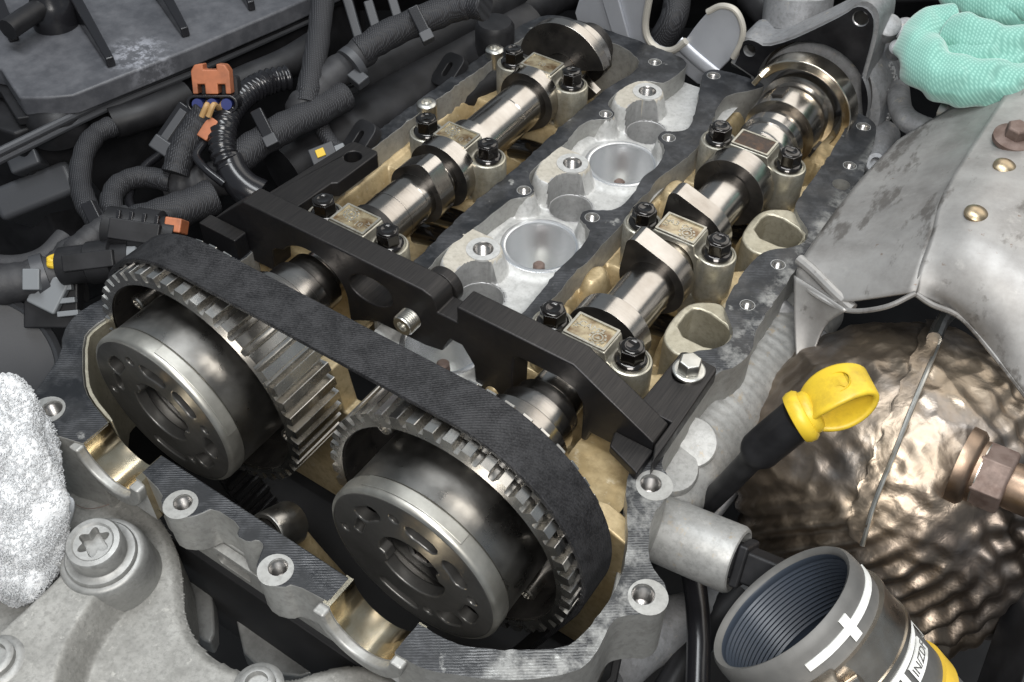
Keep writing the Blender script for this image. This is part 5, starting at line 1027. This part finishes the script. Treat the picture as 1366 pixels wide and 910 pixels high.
# black connectors and clips
def plug(label, px, py, z_, ax_, L, r, mats=('plastic_black',), **k):
    t = thing('connector', label, 'connector', at(px, py, z=z_ - 8), 'black plastic connectors'); c = Vector(at(px, py, z=z_)); a = Vector(ax_).normalized()
    MB().lathe([(r * .82, -L), (r, -L + 1), (r, -L * .2), (r * 1.12, -L * .15), (r * 1.12, L * .5), (r * .9, L * .55), (r * .9, L)], c, a, 28).build('shell', mats[0], t, ang=40)
    MB().obox(c - FW * r * .95, a, DN, L * .7, r * .45, 1.8).build('latch', mats[0], t, bev=.7)
    return t, c, a
t, c, a = plug('black ribbed connector with an orange lock tab above the sprocket', 190, 312, 12, RI + DN * .15, 17, 11)
MB().obox(c + a * 17 - DN * 6 - FW * 2, a, DN, 4, 3.4, 6).build('lock_tab', 'orange_plastic', t, bev=.7)
for k in range(4): MB().obox(c + a * (-8 + 6 * k) - FW * 10.5 - DN * 3, a, DN, .9, 6, 1).build('grip_rib', 'plastic_gloss', t, bev=.3)
t, c, a = plug('black round connector with a white dot beside the sprocket teeth', 128, 350, 6, RI - DN * .12, 17, 9)
MB().lathe([(2.6, 0), (2.6, .6), (.01, .7)], c - FW * 8.6 - RI * 1 - DN * 1, -FW + DN * -.2, 16).build('white_dot', 'paint_white', t)
MB().lathe([(7, 0), (7, 4), (5.5, 5), (3, 5)], c + a * 17, a, 24).build('grey_nose', 'grey_plastic', t)
for k in range(2): MB().sweep([tuple(c - a * 15), tuple(c - a * 22 - DN * (2 + 2 * k)), at(98, 334 + 3 * k, z=4)], 1.6, 10).build('wire', 'yellow_wire', t)
for px, py, z_, lb in ((160, 286, 12, 'yellow wire end against the short hooking loom'), (166, 291, 11, 'yellow wire end against the black ribbed connector')):
    w_ = MB().sweep(atz([(px - 10, py + 3, z_ - 2), (px, py, z_ + 1), (px + 8, py + 6, z_ - 2)]), 1.7, 10).build('bare_wire', 'yellow_wire'); tag(w_, lb, 'wire', 'yellow wires in the loom gap')
gt = thing('harness_clip', 'grey barbed harness clip hanging under the trunk loom', 'clip', at(72, 400, z=-24))
c = Vector(at(66, 390, z=-6)); MB().obox(c, RI + DN * .5, DN - RI * .3, 7.5, 8.5, 2.5).build('clip_body', 'grey_plastic', gt, bev=1.2)
for k in range(3): MB().obox(c + RI * (6 + k * 1.6) + DN * (-2 + 6 * k), RI - DN * .1, DN, 5, 1.3, 1.8).build('barb', 'grey_plastic', gt, bev=.4)
MB().obox(at(72, 402, z=-14), RI, DN, 13, 13, 4).build('clip_backing', 'plastic_black', gt, bev=1)
sl = thing('slot_connector', 'black slotted lever clip standing below the orange connector', 'clip', at(232, 178, z=-6))
MB().obox(at(233, 172, z=8), (RI * .55 - DN * .8), RI, 14, 5, 4).build('lever', 'plastic_gloss', sl, bev=1.)
MB().obox(Vector(at(233, 172, z=8)) - FW * 4.2, (RI * .55 - DN * .8), RI, 11, 2.2, .8).build('lever_rib', 'cover_grey', sl, bev=.4)
MB().obox(at(218, 196, z=4), (RI * .55 - DN * .8), RI, 4, 6, 4).build('lever_foot', 'cover_grey', sl, bev=1.)
os2 = MB().obox(at(278, 172, z=18), (RI * .5 - DN * .8), RI, 6, 3, 2).build('tape_flag', 'orange_plastic', bev=.6); tag(os2, 'small orange tape flag on the loom below the orange connector', 'tape')
sm = thing('small_connector', 'small connector with a bright yellow insert near the black bracket', 'connector', at(432, 206, z=-14))
c = Vector(at(432, 206, z=0)); MB().obox(c, RI - DN * .4, DN, 7, 4.5, 4).build('shell', 'cover_grey', sm, bev=.8); MB().obox(c - FW * 4.2 - RI * 1, RI - DN * .4, DN, 2.4, 2.2, 1).build('insert', 'yellow_wire', sm, bev=.4)
MB().obox(c + RI * 9 - DN * 2, RI - DN * .4, DN, 3, 3, 3).build('shell_end', 'grey_plastic', sm, bev=.6)

# black plastic intake manifold behind the head
im = thing('intake_manifold', 'black plastic intake manifold runners behind the wiring looms', 'manifold', at(560, 110, z=-60))
for pts, r in (([(700, 40, -20), (640, 75, -20), (560, 125, -22), (470, 180, -26), (380, 235, -30)], 20), ([(720, 80, -14), (650, 112, -16), (580, 150, -20), (520, 190, -24)], 9), ([(680, -10, 0), (600, 40, -4), (520, 85, -8), (440, 130, -14)], 16), ([(760, -20, -10), (700, 10, -10), (660, 20, -10)], 14)):
    MB().sweep(atz(pts), r, 24).build('runner', 'plastic_black', im)
for px, py, z_ in ((600, 96, -2), (482, 188, 0)):
    c = Vector(at(px, py, z=z_)); M_ = basis(c, RI * .5 - DN * .8, -FW * .4 + RI * .6)
    MB().prism(rrect(-11, 11, -9, 9, 5), -3, 3, holes=[rrect(-4.5, 4.5, -2, 2, 1.9)]).move(M_).build('mounting_lug', 'plastic_black', im, bev=.8)
for px, py in ((505, 40), (535, 30), (475, 30)): MB().obox(at(px, py + 8, z=-4), (RI * .3 + DN), RI, 22, 3, 4).build('manifold_rib', 'cover_grey', im, bev=1)
MB().lathe([(12, -18), (12, 0), (10, 3), (.01, 4)], at(660, 35, z=10), (0, 0, 1), 28).build('sensor_cap', 'plastic_black', im, ang=40)
for px, py, z_, lb in ((569, 138, 4, 'bright washer stud behind the middle bearing cap'), (660, 66, 4, 'bright washer stud behind the bearing cap near the half-disc end')):
    o = MB().lathe([(5.6, -14), (5.6, 0), (4.8, .8), (3, 1), (2.4, -1), (.01, -1)], at(px, py, z=z_), (0, 0, 1), 28).build('rim_stud', 'zinc', ang=40); tag(o, lb, 'stud')
# clutter behind the head, dark
dc = thing('rear_bulkhead', 'dark plastic cowl and hoses behind the engine', 'cowl', (60, 330, -40))
MB().sweep(atz([(905, -30, 0), (900, 20, -10), (880, 60, -30)]), 9, 16).build('hose', 'loom_tape', dc)
MB().sweep(atz([(1000, -10, 20), (1035, 30, 10), (1060, 70, -10)]), 10, 16).build('hose', 'plastic_black', dc)
MB().obox(at(970, -10, z=-20), RI, DN, 90, 14, 40).build('cowl_edge', 'plastic_black', dc, bev=5)
MB().obox(at(1240, -10, z=10), RI, DN, 40, 12, 20).build('cowl_edge', 'plastic_black', dc, bev=4)
MB().obox(at(620, -40, z=-10), RI, DN, 120, 20, 30).build('cowl_edge', 'plastic_black', dc, bev=5)
